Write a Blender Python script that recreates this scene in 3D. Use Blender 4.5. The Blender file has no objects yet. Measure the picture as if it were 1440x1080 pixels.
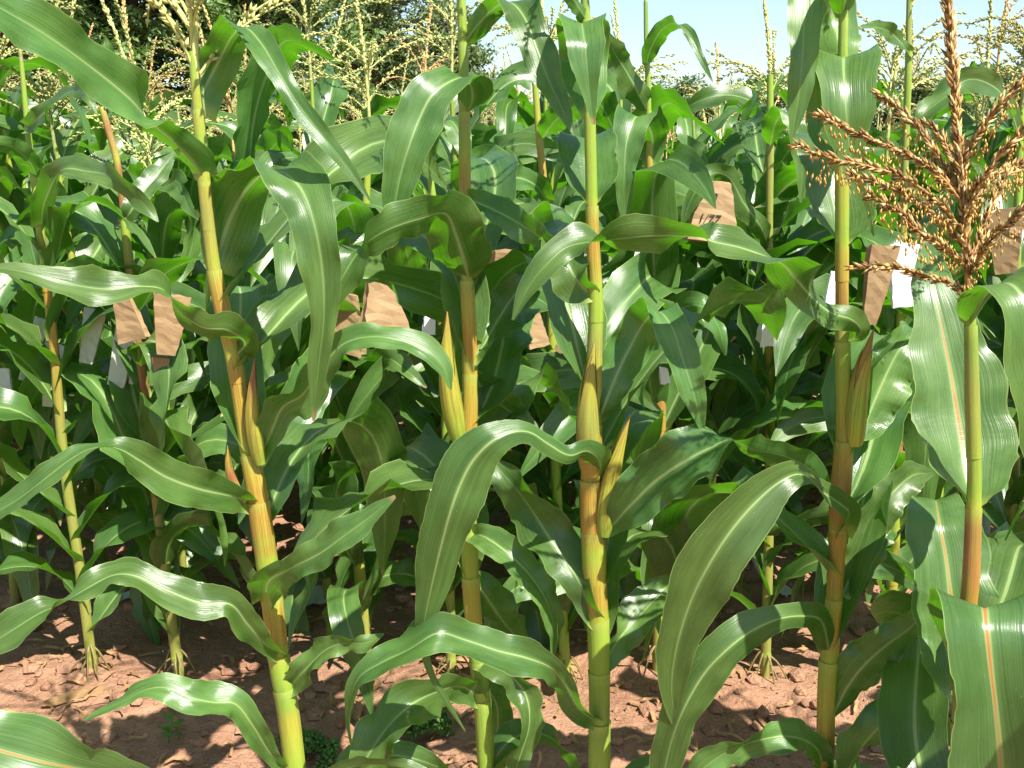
import bpy, math, random
import numpy as np
from mathutils import Vector, Matrix

random.seed(7)
rng = np.random.default_rng(11)
SC = bpy.context.scene
COL = SC.collection

# ------------------------------------------------------------------ camera
H = 1.15                    # eye height over the soil
PITCH = math.radians(12.95)  # looking slightly down
FPX = 1413.0                # focal length in photograph pixels (1440 wide)
cam_d = bpy.data.cameras.new('camera')
cam_d.sensor_width = 36.0
cam_d.lens = FPX / 1440.0 * 36.0
cam_d.clip_start = 0.02
cam_d.clip_end = 2000.0
cam = bpy.data.objects.new('camera', cam_d)
COL.objects.link(cam)
cam.location = (0, 0, H)
cam.rotation_euler = (math.pi / 2 - PITCH, 0, 0)
SC.camera = cam

# ------------------------------------------------------------------ sky and sun
SUN_AZ = math.radians(142)   # from +Y clockwise: behind the camera, to its right
SUN_EL = math.radians(54)
world = bpy.data.worlds.new('World')
SC.world = world
world.use_nodes = True
wn = world.node_tree
bg = wn.nodes['Background']
sky = wn.nodes.new('ShaderNodeTexSky')
sky.sky_type = 'NISHITA'
sky.sun_disc = False
sky.sun_elevation = SUN_EL
sky.sun_rotation = SUN_AZ
sky.air_density = 1.0
sky.dust_density = 1.0
sky.ozone_density = 1.2
wn.links.new(sky.outputs[0], bg.inputs[0])
bg.inputs[1].default_value = 0.09
sun_d = bpy.data.lights.new('sun', 'SUN')
sun_d.energy = 5.0
sun_d.angle = math.radians(0.5)
sun_d.color = (1.0, 0.955, 0.88)
sun = bpy.data.objects.new('sun', sun_d)
COL.objects.link(sun)
sdir = Vector((math.sin(SUN_AZ) * math.cos(SUN_EL), math.cos(SUN_AZ) * math.cos(SUN_EL), math.sin(SUN_EL)))
sun.rotation_euler = sdir.to_track_quat('Z', 'Y').to_euler()
sun.location = sdir * 30
SC.view_settings.view_transform = 'Standard'
SC.view_settings.look = 'None'
SC.view_settings.gamma = 1.0
SC.view_settings.use_curve_mapping = False
SC.view_settings.exposure = 1.28
SC.render.engine = 'CYCLES'
SC.cycles.use_denoising = True
SC.cycles.max_bounces = 7
SC.cycles.diffuse_bounces = 4
SC.cycles.glossy_bounces = 2
SC.cycles.transmission_bounces = 4
SC.cycles.sample_clamp_indirect = 6.0

# ------------------------------------------------------------------ projection helpers
CP, SP = math.cos(PITCH), math.sin(PITCH)
CR = np.array([1.0, 0, 0])           # image right
CU = np.array([0, SP, CP])           # image up
CF = np.array([0, CP, -SP])          # view forward


def ray(px, py):
    return CR * ((px - 720) / FPX) + CF - CU * ((py - 540) / FPX)


def at(px, py, Y):
    """the point of the plane at distance Y that stands behind a picture position"""
    d = ray(px, py)
    return np.array([0, 0, H]) + d * (Y / d[1])


def mpp(px, py, Y):
    d = ray(px, py)
    return Y / d[1] / FPX


def on_ground(px, py, z=0.0):
    d = ray(px, py)
    return np.array([0, 0, H]) + d * ((z - H) / d[2])


# ------------------------------------------------------------------ object helpers
def tag(o, label=None, cat=None, group=None, kind=None):
    if label:
        o['label'] = label
    if cat:
        o['category'] = cat
    if group:
        o['group'] = group
    if kind:
        o['kind'] = kind
    return o


def empty(name, loc, rz=0.0):
    o = bpy.data.objects.new(name, None)
    o.empty_display_size = 0.05
    COL.objects.link(o)
    o.location = loc
    o.rotation_euler = (0, 0, rz)
    return o


def link(name, me, parent=None, loc=None):
    """parent given: mesh is in world space relative to the parent's origin unless loc is set"""
    o = bpy.data.objects.new(name, me)
    COL.objects.link(o)
    if parent is not None:
        o.parent = parent
    if loc is not None:
        o.location = loc
    return o


class MB:
    """collects vertices, faces, uv and a colour per vertex"""

    def __init__(s):
        s.v, s.f, s.uv, s.c, s.m = [], [], [], [], []
        s.n = 0

    def add(s, v, f, uv=None, c=None, mat=0):
        v = np.asarray(v, float)
        f = np.asarray(f, int)
        s.v.append(v)
        s.f.extend((f + s.n).tolist())
        s.uv.append(np.zeros((len(v), 2)) if uv is None else np.asarray(uv, float))
        cc = np.ones((len(v), 4))
        if c is not None:
            c = np.asarray(c, float)
            cc[:, :c.shape[-1]] = c
        s.c.append(cc)
        s.m.extend([mat] * len(f))
        s.n += len(v)

    def mesh(s, name, mats, smooth=True, origin=None):
        v = np.concatenate(s.v)
        if origin is not None:
            v = v - np.asarray(origin)
        uv = np.concatenate(s.uv)
        c = np.concatenate(s.c)
        me = bpy.data.meshes.new(name)
        me.from_pydata(v.tolist(), [], s.f)
        for m in (mats if isinstance(mats, (list, tuple)) else [mats]):
            me.materials.append(m)
        me.polygons.foreach_set('use_smooth', [smooth] * len(me.polygons))
        if any(s.m):
            me.polygons.foreach_set('material_index', s.m)
        li = np.zeros(len(me.loops), np.int32)
        me.loops.foreach_get('vertex_index', li)
        ul = me.uv_layers.new(name='UVMap')
        ul.data.foreach_set('uv', uv[li].astype(np.float32).ravel())
        ca = me.color_attributes.new('tint', 'FLOAT_COLOR', 'POINT')
        ca.data.foreach_set('color', c.astype(np.float32).ravel())
        me.update()
        return me


def grid_faces(nr, nc, wrap=False):
    f = []
    for i in range(nr - 1):
        for j in range(nc if wrap else nc - 1):
            a = i * nc + j
            b = i * nc + (j + 1) % nc
            f.append((a, b, b + nc, a + nc))
    return f


def catmull(P, n):
    """dense points through P (k,d), n steps per segment"""
    P = np.asarray(P, float)
    Q = np.vstack([2 * P[0] - P[1], P, 2 * P[-1] - P[-2]])
    out = []
    for i in range(len(P) - 1):
        p0, p1, p2, p3 = Q[i], Q[i + 1], Q[i + 2], Q[i + 3]
        for t in np.linspace(0, 1, n, endpoint=False):
            out.append(0.5 * ((2 * p1) + (-p0 + p2) * t + (2 * p0 - 5 * p1 + 4 * p2 - p3) * t * t
                              + (-p0 + 3 * p1 - 3 * p2 + p3) * t ** 3))
    out.append(P[-1])
    return np.array(out)


def nrm(a):
    return a / np.maximum(np.linalg.norm(a, axis=-1, keepdims=True), 1e-9)


def blur(a, k):
    for _ in range(k):
        b = a.copy()
        b[1:-1] = (a[:-2] + 2 * a[1:-1] + a[2:]) / 4
        a = b
    return a


# ------------------------------------------------------------------ materials
def new_mat(name):
    m = bpy.data.materials.new(name)
    m.use_nodes = True
    nt = m.node_tree
    return m, nt, nt.nodes['Principled BSDF'], nt.nodes['Material Output']


def nd(nt, t, **kw):
    n = nt.nodes.new(t)
    for k, v in kw.items():
        setattr(n, k, v)
    return n


def mixc(nt, fac, a, b, mode='MIX'):
    n = nd(nt, 'ShaderNodeMix', data_type='RGBA', blend_type=mode)
    for sock, val in ((n.inputs[0], fac), (n.inputs[6], a), (n.inputs[7], b)):
        if hasattr(val, 'is_linked') or hasattr(val, 'links'):
            nt.links.new(val, sock)
        else:
            sock.default_value = val if not isinstance(val, tuple) else (*val, 1)[:4]
    return n.outputs[2]


def math_n(nt, op, a, b=None, c=None, clamp=False):
    n = nd(nt, 'ShaderNodeMath', operation=op)
    n.use_clamp = clamp
    for i, val in enumerate((a, b, c)):
        if val is None:
            continue
        if hasattr(val, 'links'):
            nt.links.new(val, n.inputs[i])
        else:
            n.inputs[i].default_value = val
    return n.outputs[0]


def maprange(nt, val, a, b, c=0.0, d=1.0, smooth=True):
    n = nd(nt, 'ShaderNodeMapRange')
    n.interpolation_type = 'SMOOTHSTEP' if smooth else 'LINEAR'
    nt.links.new(val, n.inputs[0])
    for i, x in enumerate((a, b, c, d)):
        n.inputs[i + 1].default_value = x
    return n.outputs[0]


def noise(nt, vec, scale, detail=3.0, rough=0.55):
    n = nd(nt, 'ShaderNodeTexNoise')
    n.inputs['Scale'].default_value = scale
    n.inputs['Detail'].default_value = detail
    n.inputs['Roughness'].default_value = rough
    if vec is not None:
        nt.links.new(vec, n.inputs['Vector'])
    return n


def scaled(nt, vec, s, offs=None):
    n = nd(nt, 'ShaderNodeMapping')
    n.inputs['Scale'].default_value = s
    nt.links.new(vec, n.inputs['Vector'])
    if offs is not None:
        nt.links.new(offs, n.inputs['Location'])
    return n.outputs[0]


def leaf_material(name, deep, pale, rib, trans, rib_w=0.035, rib_core=None, stripe=0.2):
    m, nt, bs, out = new_mat(name)
    L = nt.links
    uvn = nd(nt, 'ShaderNodeUVMap')
    sep = nd(nt, 'ShaderNodeSeparateXYZ')
    L.new(uvn.outputs[0], sep.inputs[0])
    u, v = sep.outputs[0], sep.outputs[1]
    oi = nd(nt, 'ShaderNodeObjectInfo')
    rnd = oi.outputs['Random']
    off = nd(nt, 'ShaderNodeCombineXYZ')
    L.new(math_n(nt, 'MULTIPLY', rnd, 37.0), off.inputs[0])
    L.new(math_n(nt, 'MULTIPLY', rnd, 11.0), off.inputs[1])
    # veins run the length of the blade
    vein = noise(nt, scaled(nt, uvn.outputs[0], (46, 1.3, 1), off.outputs[0]), 1.0, 2.0, 0.5).outputs[0]
    fine = noise(nt, scaled(nt, uvn.outputs[0], (110, 2.0, 1), off.outputs[0]), 1.0, 1.0, 0.5).outputs[0]
    blot = noise(nt, scaled(nt, uvn.outputs[0], (2.2, 5.0, 1), off.outputs[0]), 1.0, 3.0, 0.6).outputs[0]
    base = mixc(nt, maprange(nt, blot, 0.32, 0.7), deep, pale)
    base = mixc(nt, math_n(nt, 'MULTIPLY', maprange(nt, vein, 0.42, 0.66), stripe), base,
                tuple(min(1, c * 1.45 + 0.015) for c in pale))
    base = mixc(nt, math_n(nt, 'MULTIPLY', maprange(nt, fine, 0.5, 0.75), 0.10), base,
                tuple(c * 0.55 for c in deep))
    # per leaf hue shift
    hsv = nd(nt, 'ShaderNodeHueSaturation')
    L.new(maprange(nt, rnd, 0, 1, 0.485, 0.515, False), hsv.inputs['Hue'])
    L.new(maprange(nt, math_n(nt, 'FRACT', math_n(nt, 'MULTIPLY', rnd, 7.31)), 0, 1, 0.8, 1.22, False), hsv.inputs['Value'])
    L.new(base, hsv.inputs['Color'])
    base = hsv.outputs[0]
    # midrib
    d = math_n(nt, 'ABSOLUTE', math_n(nt, 'SUBTRACT', u, 0.5))
    w = maprange(nt, v, 0.0, 1.0, rib_w * 1.6, rib_w * 0.35, False)
    rib_m = maprange(nt, math_n(nt, 'DIVIDE', d, w), 0.55, 1.25, 1.0, 0.0)
    rib_m = math_n(nt, 'MULTIPLY', rib_m, maprange(nt, v, 0.35, 1.0, 0.85, 0.25))
    col = mixc(nt, rib_m, base, rib)
    halo = maprange(nt, math_n(nt, 'DIVIDE', d, w), 1.0, 4.0, 0.28, 0.0)
    col = mixc(nt, halo, col, tuple(min(1, c * 1.7 + 0.02) for c in pale))
    if rib_core:
        core = maprange(nt, math_n(nt, 'DIVIDE', d, w), 0.15, 0.75, 1.0, 0.0)
        cn = noise(nt, scaled(nt, uvn.outputs[0], (20, 6, 1)), 1.0, 2.0).outputs[0]
        core = math_n(nt, 'MULTIPLY', core, maprange(nt, cn, 0.3, 0.6, 0.45, 1.0))
        col = mixc(nt, core, col, rib_core)
    # pale collar where the blade leaves the stalk, yellowish margin line, pale specks
    col = mixc(nt, maprange(nt, v, 0.0, 0.055, 0.85, 0.0), col, (0.42, 0.5, 0.14))
    col = mixc(nt, math_n(nt, 'MULTIPLY', maprange(nt, d, 0.482, 0.497), 0.6), col, (0.34, 0.42, 0.14))
    spk = noise(nt, scaled(nt, uvn.outputs[0], (26, 120, 1), off.outputs[0]), 1.0, 2.0, 0.7).outputs[0]
    col = mixc(nt, math_n(nt, 'MULTIPLY', maprange(nt, spk, 0.67, 0.76), 0.55), col, (0.32, 0.38, 0.2))
    tip = math_n(nt, 'MULTIPLY', maprange(nt, v, 0.962, 0.995), maprange(nt, math_n(nt, 'FRACT', math_n(nt, 'MULTIPLY', rnd, 3.77)), 0.65, 0.7))
    col = mixc(nt, tip, col, (0.30, 0.21, 0.09))
    L.new(col, bs.inputs['Base Color'])
    rr = maprange(nt, blot, 0.3, 0.7, 0.25, 0.38)
    L.new(rr, bs.inputs['Roughness'])
    bs.inputs['Specular IOR Level'].default_value = 0.62
    # relief: veins, groove of the rib, fine crosswise crinkles near the base
    crk = noise(nt, scaled(nt, uvn.outputs[0], (9, 90, 1), off.outputs[0]), 1.0, 2.0, 0.6).outputs[0]
    crk = math_n(nt, 'MULTIPLY', crk, maprange(nt, v, 0.08, 0.55, 0.55, 0.05))
    hgt = math_n(nt, 'ADD', math_n(nt, 'MULTIPLY', vein, 0.8), math_n(nt, 'MULTIPLY', fine, 0.3))
    hgt = math_n(nt, 'ADD', hgt, crk)
    hgt = math_n(nt, 'SUBTRACT', hgt, math_n(nt, 'MULTIPLY', rib_m, 0.6))
    bump = nd(nt, 'ShaderNodeBump')
    bump.inputs['Strength'].default_value = 0.26
    bump.inputs['Distance'].default_value = 0.0022
    L.new(hgt, bump.inputs['Height'])
    L.new(bump.outputs[0], bs.inputs['Normal'])
    tr = nd(nt, 'ShaderNodeBsdfTranslucent')
    tcol = mixc(nt, rib_m, trans, tuple(c * 0.8 for c in rib))
    hs2 = nd(nt, 'ShaderNodeHueSaturation')
    L.new(maprange(nt, vein, 0.3, 0.7, 0.85, 1.15), hs2.inputs['Value'])
    L.new(tcol, hs2.inputs['Color'])
    L.new(hs2.outputs[0], tr.inputs['Color'])
    L.new(bump.outputs[0], tr.inputs['Normal'])
    ms = nd(nt, 'ShaderNodeMixShader')
    ms.inputs[0].default_value = 0.36
    L.new(bs.outputs[0], ms.inputs[1])
    L.new(tr.outputs[0], ms.inputs[2])
    L.new(ms.outputs[0], out.inputs['Surface'])
    return m


def stalk_material(name):
    """pigment from the vertex tint, dark streaks running along the stem"""
    m, nt, bs, out = new_mat(name)
    L = nt.links
    at_ = nd(nt, 'ShaderNodeAttribute', attribute_name='tint')
    uvn = nd(nt, 'ShaderNodeUVMap')
    oi = nd(nt, 'ShaderNodeObjectInfo')
    off = nd(nt, 'ShaderNodeCombineXYZ')
    L.new(math_n(nt, 'MULTIPLY', oi.outputs['Random'], 53.0), off.inputs[0])
    st = noise(nt, scaled(nt, uvn.outputs[0], (7.5, 8, 1), off.outputs[0]), 1.0, 4.0, 0.7).outputs[0]
    fi = noise(nt, scaled(nt, uvn.outputs[0], (46, 5, 1), off.outputs[0]), 1.0, 2.0, 0.5).outputs[0]
    bl = noise(nt, scaled(nt, uvn.outputs[0], (1.5, 14, 1), off.outputs[0]), 1.0, 2.0, 0.5).outputs[0]
    st2 = noise(nt, scaled(nt, uvn.outputs[0], (19, 7, 1), off.outputs[0]), 1.0, 2.0, 0.6).outputs[0]
    k = math_n(nt, 'MAXIMUM', math_n(nt, 'MULTIPLY', maprange(nt, st, 0.47, 0.60), 0.7), maprange(nt, st2, 0.55, 0.62))
    k = math_n(nt, 'MULTIPLY', k, at_.outputs['Alpha'])
    col = mixc(nt, math_n(nt, 'MULTIPLY', maprange(nt, bl, 0.35, 0.65), 0.35), at_.outputs['Color'], (0.30, 0.36, 0.05))
    col = mixc(nt, math_n(nt, 'MULTIPLY', k, 0.9), col, (0.15, 0.055, 0.022))
    col = mixc(nt, math_n(nt, 'MULTIPLY', maprange(nt, fi, 0.5, 0.7), 0.3), col, (0.12, 0.13, 0.03))
    spk = noise(nt, scaled(nt, uvn.outputs[0], (30, 160, 1), off.outputs[0]), 1.0, 1.0, 0.5).outputs[0]
    col = mixc(nt, math_n(nt, 'MULTIPLY', maprange(nt, spk, 0.68, 0.74), 0.5), col, (0.16, 0.08, 0.03))
    L.new(col, bs.inputs['Base Color'])
    bs.inputs['Roughness'].default_value = 0.34
    bump = nd(nt, 'ShaderNodeBump')
    bump.inputs['Strength'].default_value = 0.5
    bump.inputs['Distance'].default_value = 0.0015
    L.new(math_n(nt, 'ADD', fi, st), bump.inputs['Height'])
    L.new(bump.outputs[0], bs.inputs['Normal'])
    return m


def plain(name, col, rough=0.6, var=0.25, scale=40.0, trans=None, rnd=0.0, tint=False):
    m, nt, bs, out = new_mat(name)
    L = nt.links
    tc = nd(nt, 'ShaderNodeTexCoord')
    n = noise(nt, tc.outputs['Object'], scale, 3.0, 0.6).outputs[0]
    src = nd(nt, 'ShaderNodeAttribute', attribute_name='tint').outputs['Color'] if tint else None
    hs = nd(nt, 'ShaderNodeHueSaturation')
    L.new(maprange(nt, n, 0.3, 0.7, 1 - var, 1 + var), hs.inputs['Value'])
    if tint:
        L.new(src, hs.inputs['Color'])
    else:
        hs.inputs['Color'].default_value = (*col, 1)
    c = hs.outputs[0]
    if rnd:
        oi = nd(nt, 'ShaderNodeObjectInfo')
        h2 = nd(nt, 'ShaderNodeHueSaturation')
        L.new(maprange(nt, oi.outputs['Random'], 0, 1, 1 - rnd, 1 + rnd, False), h2.inputs['Value'])
        L.new(maprange(nt, math_n(nt, 'FRACT', math_n(nt, 'MULTIPLY', oi.outputs['Random'], 5.7)), 0, 1, 0.5 - 0.06 * rnd, 0.5 + 0.06 * rnd, False), h2.inputs['Hue'])
        L.new(c, h2.inputs['Color'])
        c = h2.outputs[0]
    L.new(c, bs.inputs['Base Color'])
    bs.inputs['Roughness'].default_value = rough
    bs.inputs['Specular IOR Level'].default_value = 0.3
    if trans:
        tr = nd(nt, 'ShaderNodeBsdfTranslucent')
        tr.inputs[0].default_value = (*trans, 1)
        ms = nd(nt, 'ShaderNodeMixShader')
        ms.inputs[0].default_value = 0.3
        L.new(bs.outputs[0], ms.inputs[1])
        L.new(tr.outputs[0], ms.inputs[2])
        L.new(ms.outputs[0], out.inputs['Surface'])
    return m


LEAF = leaf_material('corn_leaf', (0.052, 0.110, 0.025), (0.096, 0.182, 0.040), (0.37, 0.47, 0.19), (0.11, 0.37, 0.006), rib_w=0.023, stripe=0.22)
LEAF_RED = leaf_material('corn_leaf_red_rib', (0.055, 0.112, 0.03), (0.092, 0.175, 0.048), (0.36, 0.45, 0.16), (0.11, 0.37, 0.006),
                         rib_w=0.028, rib_core=(0.46, 0.17, 0.05))
STALK = stalk_material('corn_stalk')
TASSEL = plain('tassel_cream', (0.52, 0.51, 0.19), 0.7, 0.25, 60, trans=(0.5, 0.5, 0.15), rnd=0.28)
TASSEL_TAN = plain('tassel_tan', (0.46, 0.30, 0.11), 0.7, 0.3, 60, rnd=0.25)
SPIKELET = plain('spikelet', (0.4, 0.2, 0.06), 0.6, 0.45, 160, tint=True)
ANTHER = plain('anther', (0.62, 0.43, 0.13), 0.6, 0.3, 120, trans=(0.6, 0.4, 0.1))
DRY = plain('dry_leaf', (0.33, 0.2, 0.09), 0.8, 0.35, 30, trans=(0.3, 0.17, 0.06), rnd=0.2)


def soil_material():
    m, nt, bs, out = new_mat('soil')
    L = nt.links
    tc = nd(nt, 'ShaderNodeTexCoord')
    a = noise(nt, tc.outputs['Object'], 2.0, 6, 0.6).outputs[0]
    b = noise(nt, tc.outputs['Object'], 28.0, 6, 0.65).outputs[0]
    c = noise(nt, tc.outputs['Object'], 160.0, 4, 0.6).outputs[0]
    col = mixc(nt, maprange(nt, a, 0.3, 0.7), (0.30, 0.155, 0.092), (0.41, 0.235, 0.148))
    col = mixc(nt, math_n(nt, 'MULTIPLY', maprange(nt, b, 0.38, 0.68), 0.6), col, (0.22, 0.115, 0.07))
    col = mixc(nt, math_n(nt, 'MULTIPLY', maprange(nt, c, 0.52, 0.72), 0.6), col, (0.50, 0.29, 0.18))
    L.new(col, bs.inputs['Base Color'])
    bs.inputs['Roughness'].default_value = 0.95
    bs.inputs['Specular IOR Level'].default_value = 0.1
    h = math_n(nt, 'ADD', b, math_n(nt, 'MULTIPLY', c, 0.35))
    bump = nd(nt, 'ShaderNodeBump')
    bump.inputs['Strength'].default_value = 0.9
    bump.inputs['Distance'].default_value = 0.02
    L.new(h, bump.inputs['Height'])
    L.new(bump.outputs[0], bs.inputs['Normal'])
    return m


SOIL = soil_material()


# ------------------------------------------------------------------ ground
def vnoise(x, y, seed=0):
    """smooth value noise on arrays"""
    xi, yi = np.floor(x).astype(int), np.floor(y).astype(int)
    fx, fy = x - xi, y - yi
    fx, fy = fx * fx * (3 - 2 * fx), fy * fy * (3 - 2 * fy)

    def h(a, b):
        n = np.sin(a * 127.1 + b * 311.7 + seed * 74.7) * 43758.5453
        return n - np.floor(n)
    return (h(xi, yi) * (1 - fx) + h(xi + 1, yi) * fx) * (1 - fy) + (h(xi, yi + 1) * (1 - fx) + h(xi + 1, yi + 1) * fx) * fy


def soil_height(x, y):
    z = 0.05 * (vnoise(x * 1.3, y * 1.3, 1) - 0.5) + 0.035 * (vnoise(x * 5, y * 5, 2) - 0.5)
    z = z + 0.022 * (vnoise(x * 14, y * 14, 3) - 0.5) + 0.012 * np.abs(vnoise(x * 34, y * 34, 4) - 0.5)
    return z


def graded(a, b, fine, far):
    mid = np.arange(a, b + 1e-6, fine)
    out, step = [], fine
    p = b
    while p < far:
        step *= 1.35
        p += step
        out.append(p)
    low, step, p = [], fine, a
    while p > -far:
        step *= 1.35
        p -= step
        low.append(p)
    return np.concatenate([low[::-1], mid, out])


gx, gy = graded(-2.4, 2.4, 0.022, 900), graded(1.2, 4.6, 0.022, 900)
X, Yg = np.meshgrid(gx, gy)
near = np.clip(1 - (np.maximum(np.abs(X) - 2.3, 0) + np.maximum(np.abs(Yg - 2.9) - 1.7, 0)) / 6, 0.15, 1)
Z = soil_height(X, Yg) * near
mb = MB()
mb.add(np.stack([X.ravel(), Yg.ravel(), Z.ravel()], 1), grid_faces(len(gy), len(gx)))
ground = link('ground', mb.mesh('ground', SOIL))
tag(ground, 'red brown crumbly soil of the corn plot', 'ground', kind='structure')


def gz(x, y):
    return float(soil_height(np.array([x]), np.array([y]))[0])


# clods and dry crumbs of trash lying on the soil
ico_v = []
t_ = (1 + 5 ** 0.5) / 2
for a, b in ((1, t_), (-1, t_), (1, -t_), (-1, -t_)):
    ico_v += [(a, b, 0), (0, a, b), (b, 0, a)]
ico_v = nrm(np.array(ico_v, float))
from itertools import combinations
ico_f = []
for i, j, k in combinations(range(12), 3):
    e = 1.0514622
    if all(abs(np.linalg.norm(ico_v[p] - ico_v[q]) - e) < 0.01 for p, q in ((i, j), (j, k), (i, k))):
        n_ = np.cross(ico_v[j] - ico_v[i], ico_v[k] - ico_v[i])
        ico_f.append((i, j, k) if n_ @ ico_v[i] > 0 else (i, k, j))
mb = MB()
for _ in range(3800):
    y = 1.5 + 4.2 * rng.random() ** 1.5
    x = (rng.random() - 0.5) * (1.2 * y + 0.8)
    s = 0.004 + 0.018 * rng.random() ** 3
    sc = s * (0.7 + 0.6 * rng.random(3)) * np.array([1, 1, 0.7])
    vv = ico_v * (0.8 + 0.4 * rng.random((12, 1))) * sc
    mb.add(vv + np.array([x, y, gz(x, y) + s * 0.25]), ico_f)
clods = link('soil_clods', mb.mesh('soil_clods', SOIL, smooth=False))
tag(clods, 'loose red brown clods strewn over the plot soil', 'clods', kind='stuff')
mb = MB()
for _ in range(1700):
    y = 1.6 + 3.6 * rng.random() ** 1.3
    x = (rng.random() - 0.5) * (1.2 * y + 0.8)
    ln, w, a = 0.02 + 0.07 * rng.random() ** 2, 0.0015 + 0.004 * rng.random(), rng.random() * 6.28
    d = np.array([math.cos(a), math.sin(a), 0])
    p = np.array([-d[1], d[0], 0]) * w
    pts, m_ = [], 5
    for i in range(m_):
        q = (i / (m_ - 1) - 0.5) * ln
        c = np.array([x, y, 0]) + d * q + p * 3 * math.sin(i + a)
        c[2] = gz(c[0], c[1]) + 0.006 + 0.006 * abs(math.sin(a * 3 + i))
        pts += [c - p, c + p + np.array([0, 0, 0.002])]
    mb.add(pts, grid_faces(m_, 2))
litter = link('plant_litter', mb.mesh('plant_litter', DRY))
tag(litter, 'thin dry straw bits scattered on the soil', 'litter', kind='stuff')


# ------------------------------------------------------------------ sweeping a leaf
def sweep_leaf(C, Lv, hw, nu=9, fold=0.30, base_fold=0.9, ruffle=0.22, waves=6.0, seed=0, keep_side=None):
    """C centre line (n,3), Lv lateral directions, hw half widths: a grooved, ruffled blade"""
    r = np.random.default_rng(seed)
    n = len(C)
    T = np.gradient(C, axis=0)
    T = nrm(blur(T, 2))
    Lv = blur(nrm(Lv), 3)
    Lv = nrm(Lv - (Lv * T).sum(1, keepdims=True) * T)
    N = nrm(np.cross(T, Lv))
    side = keep_side if keep_side else (1.0 if (N[:, 2]).sum() >= 0 else -1.0)
    N = N * side
    d = np.concatenate([[0], np.cumsum(np.linalg.norm(np.diff(C, axis=0), axis=1))])
    v = d / d[-1]
    s = np.linspace(-1, 1, nu)
    fo = fold * (1 - 0.5 * v) + (base_fold - fold) * np.exp(-(v / 0.07) ** 1.2)
    ph = r.random(4) * 6.28
    env = np.clip(v * 6, 0, 1) * np.clip((1 - v) * 5, 0, 1)
    V = np.zeros((n, nu, 3))
    UV = np.zeros((n, nu, 2))
    for j, sj in enumerate(s):
        k = 0 if sj < 0 else 2
        wv = np.sin(2 * np.pi * waves * (0.7 + 0.3 * r.random() * 0) * v + ph[k]) + 0.5 * np.sin(2 * np.pi * waves * 1.7 * v + ph[k + 1])
        up = fo * np.abs(sj) ** 1.25 + ruffle * wv * env * np.abs(sj) ** 2.2
        pk = 1 + 0.07 * env * np.sin(2 * np.pi * waves * 0.8 * v + ph[k + 1] * 2)
        lat = pk * sj * (1 - 0.18 * np.clip(fo, 0, 1) * abs(sj)) * np.sqrt(np.maximum(0.15, 1 - 0.35 * fo ** 2))
        V[:, j] = C + Lv * (hw * lat)[:, None] + N * (hw * up)[:, None]
        UV[:, j, 0] = (sj + 1) / 2
        UV[:, j, 1] = v
    for j in (0, nu - 1):
        V[:, j] += (Lv * r.normal(size=(n, 1)) * 0.014 + N * r.normal(size=(n, 1)) * 0.014) * hw[:, None]
    V[:, nu // 2] -= N * np.minimum(0.0016, hw * 0.05)[:, None]
    return V.reshape(-1, 3), grid_faces(n, nu), UV.reshape(-1, 2)


def traced_leaf(cps, nseg=6, seed=0, roll=None, **kw):
    """control points (px, py, distance, width_px[, lateral angle]) set in the scene at true size"""
    P3 = np.array([at(c[0], c[1], c[2]) for c in cps])
    hw = np.array([c[3] * mpp(c[0], c[1], c[2]) / 2 for c in cps])
    hw[0] *= 1.5                               # the blade flares where it leaves its sheath
    D = catmull(np.hstack([P3, hw[:, None]]), nseg)
    C, h = D[:, :3], np.maximum(D[:, 3], 0.0008)
    if len(cps[0]) > 4:
        ang = catmull(np.array([[math.radians(c[4])] for c in cps]), nseg)[:, 0]
        tau = catmull(np.array([[math.radians(c[5] if len(c) > 5 else 0)] for c in cps]), nseg)[:, 0]
        Lv = np.cos(ang)[:, None] * CR + np.sin(ang)[:, None] * CU
        Lv = Lv * np.cos(tau)[:, None] + CF * np.sin(tau)[:, None]
    else:
        T = blur(np.gradient(C, axis=0), 3)
        tx, ty = T @ CR, T @ CU
        Lv = nrm(-ty[:, None] * CR + tx[:, None] * CU)
        # lean the blade a little, as a real blade is never square to the eye
        rr = np.random.default_rng(seed + 5)
        s = np.linspace(0, 1, len(C))
        k = rr.uniform(-0.3, 0.3) + 0.75 * np.sin(s * rr.uniform(7, 13) + rr.uniform(0, 6))
        k = np.clip(k, -1.0, 1.0) * np.clip(s * 6, 0, 1)
        if roll:                               # the blade turns over on its way, showing its underside in turn
            k = np.radians(catmull(np.array([[float(q)] for q in roll]), nseg)[:, 0])
            h = h / np.maximum(np.abs(np.cos(k)), 0.72)
        Lv = Lv * np.cos(k)[:, None] + CF * np.sin(k)[:, None]
        h = h * 1.14 / np.maximum(np.abs(np.cos(k)), 0.5) ** 0.25
    return sweep_leaf(C, Lv, h, seed=seed, **kw)


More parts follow.
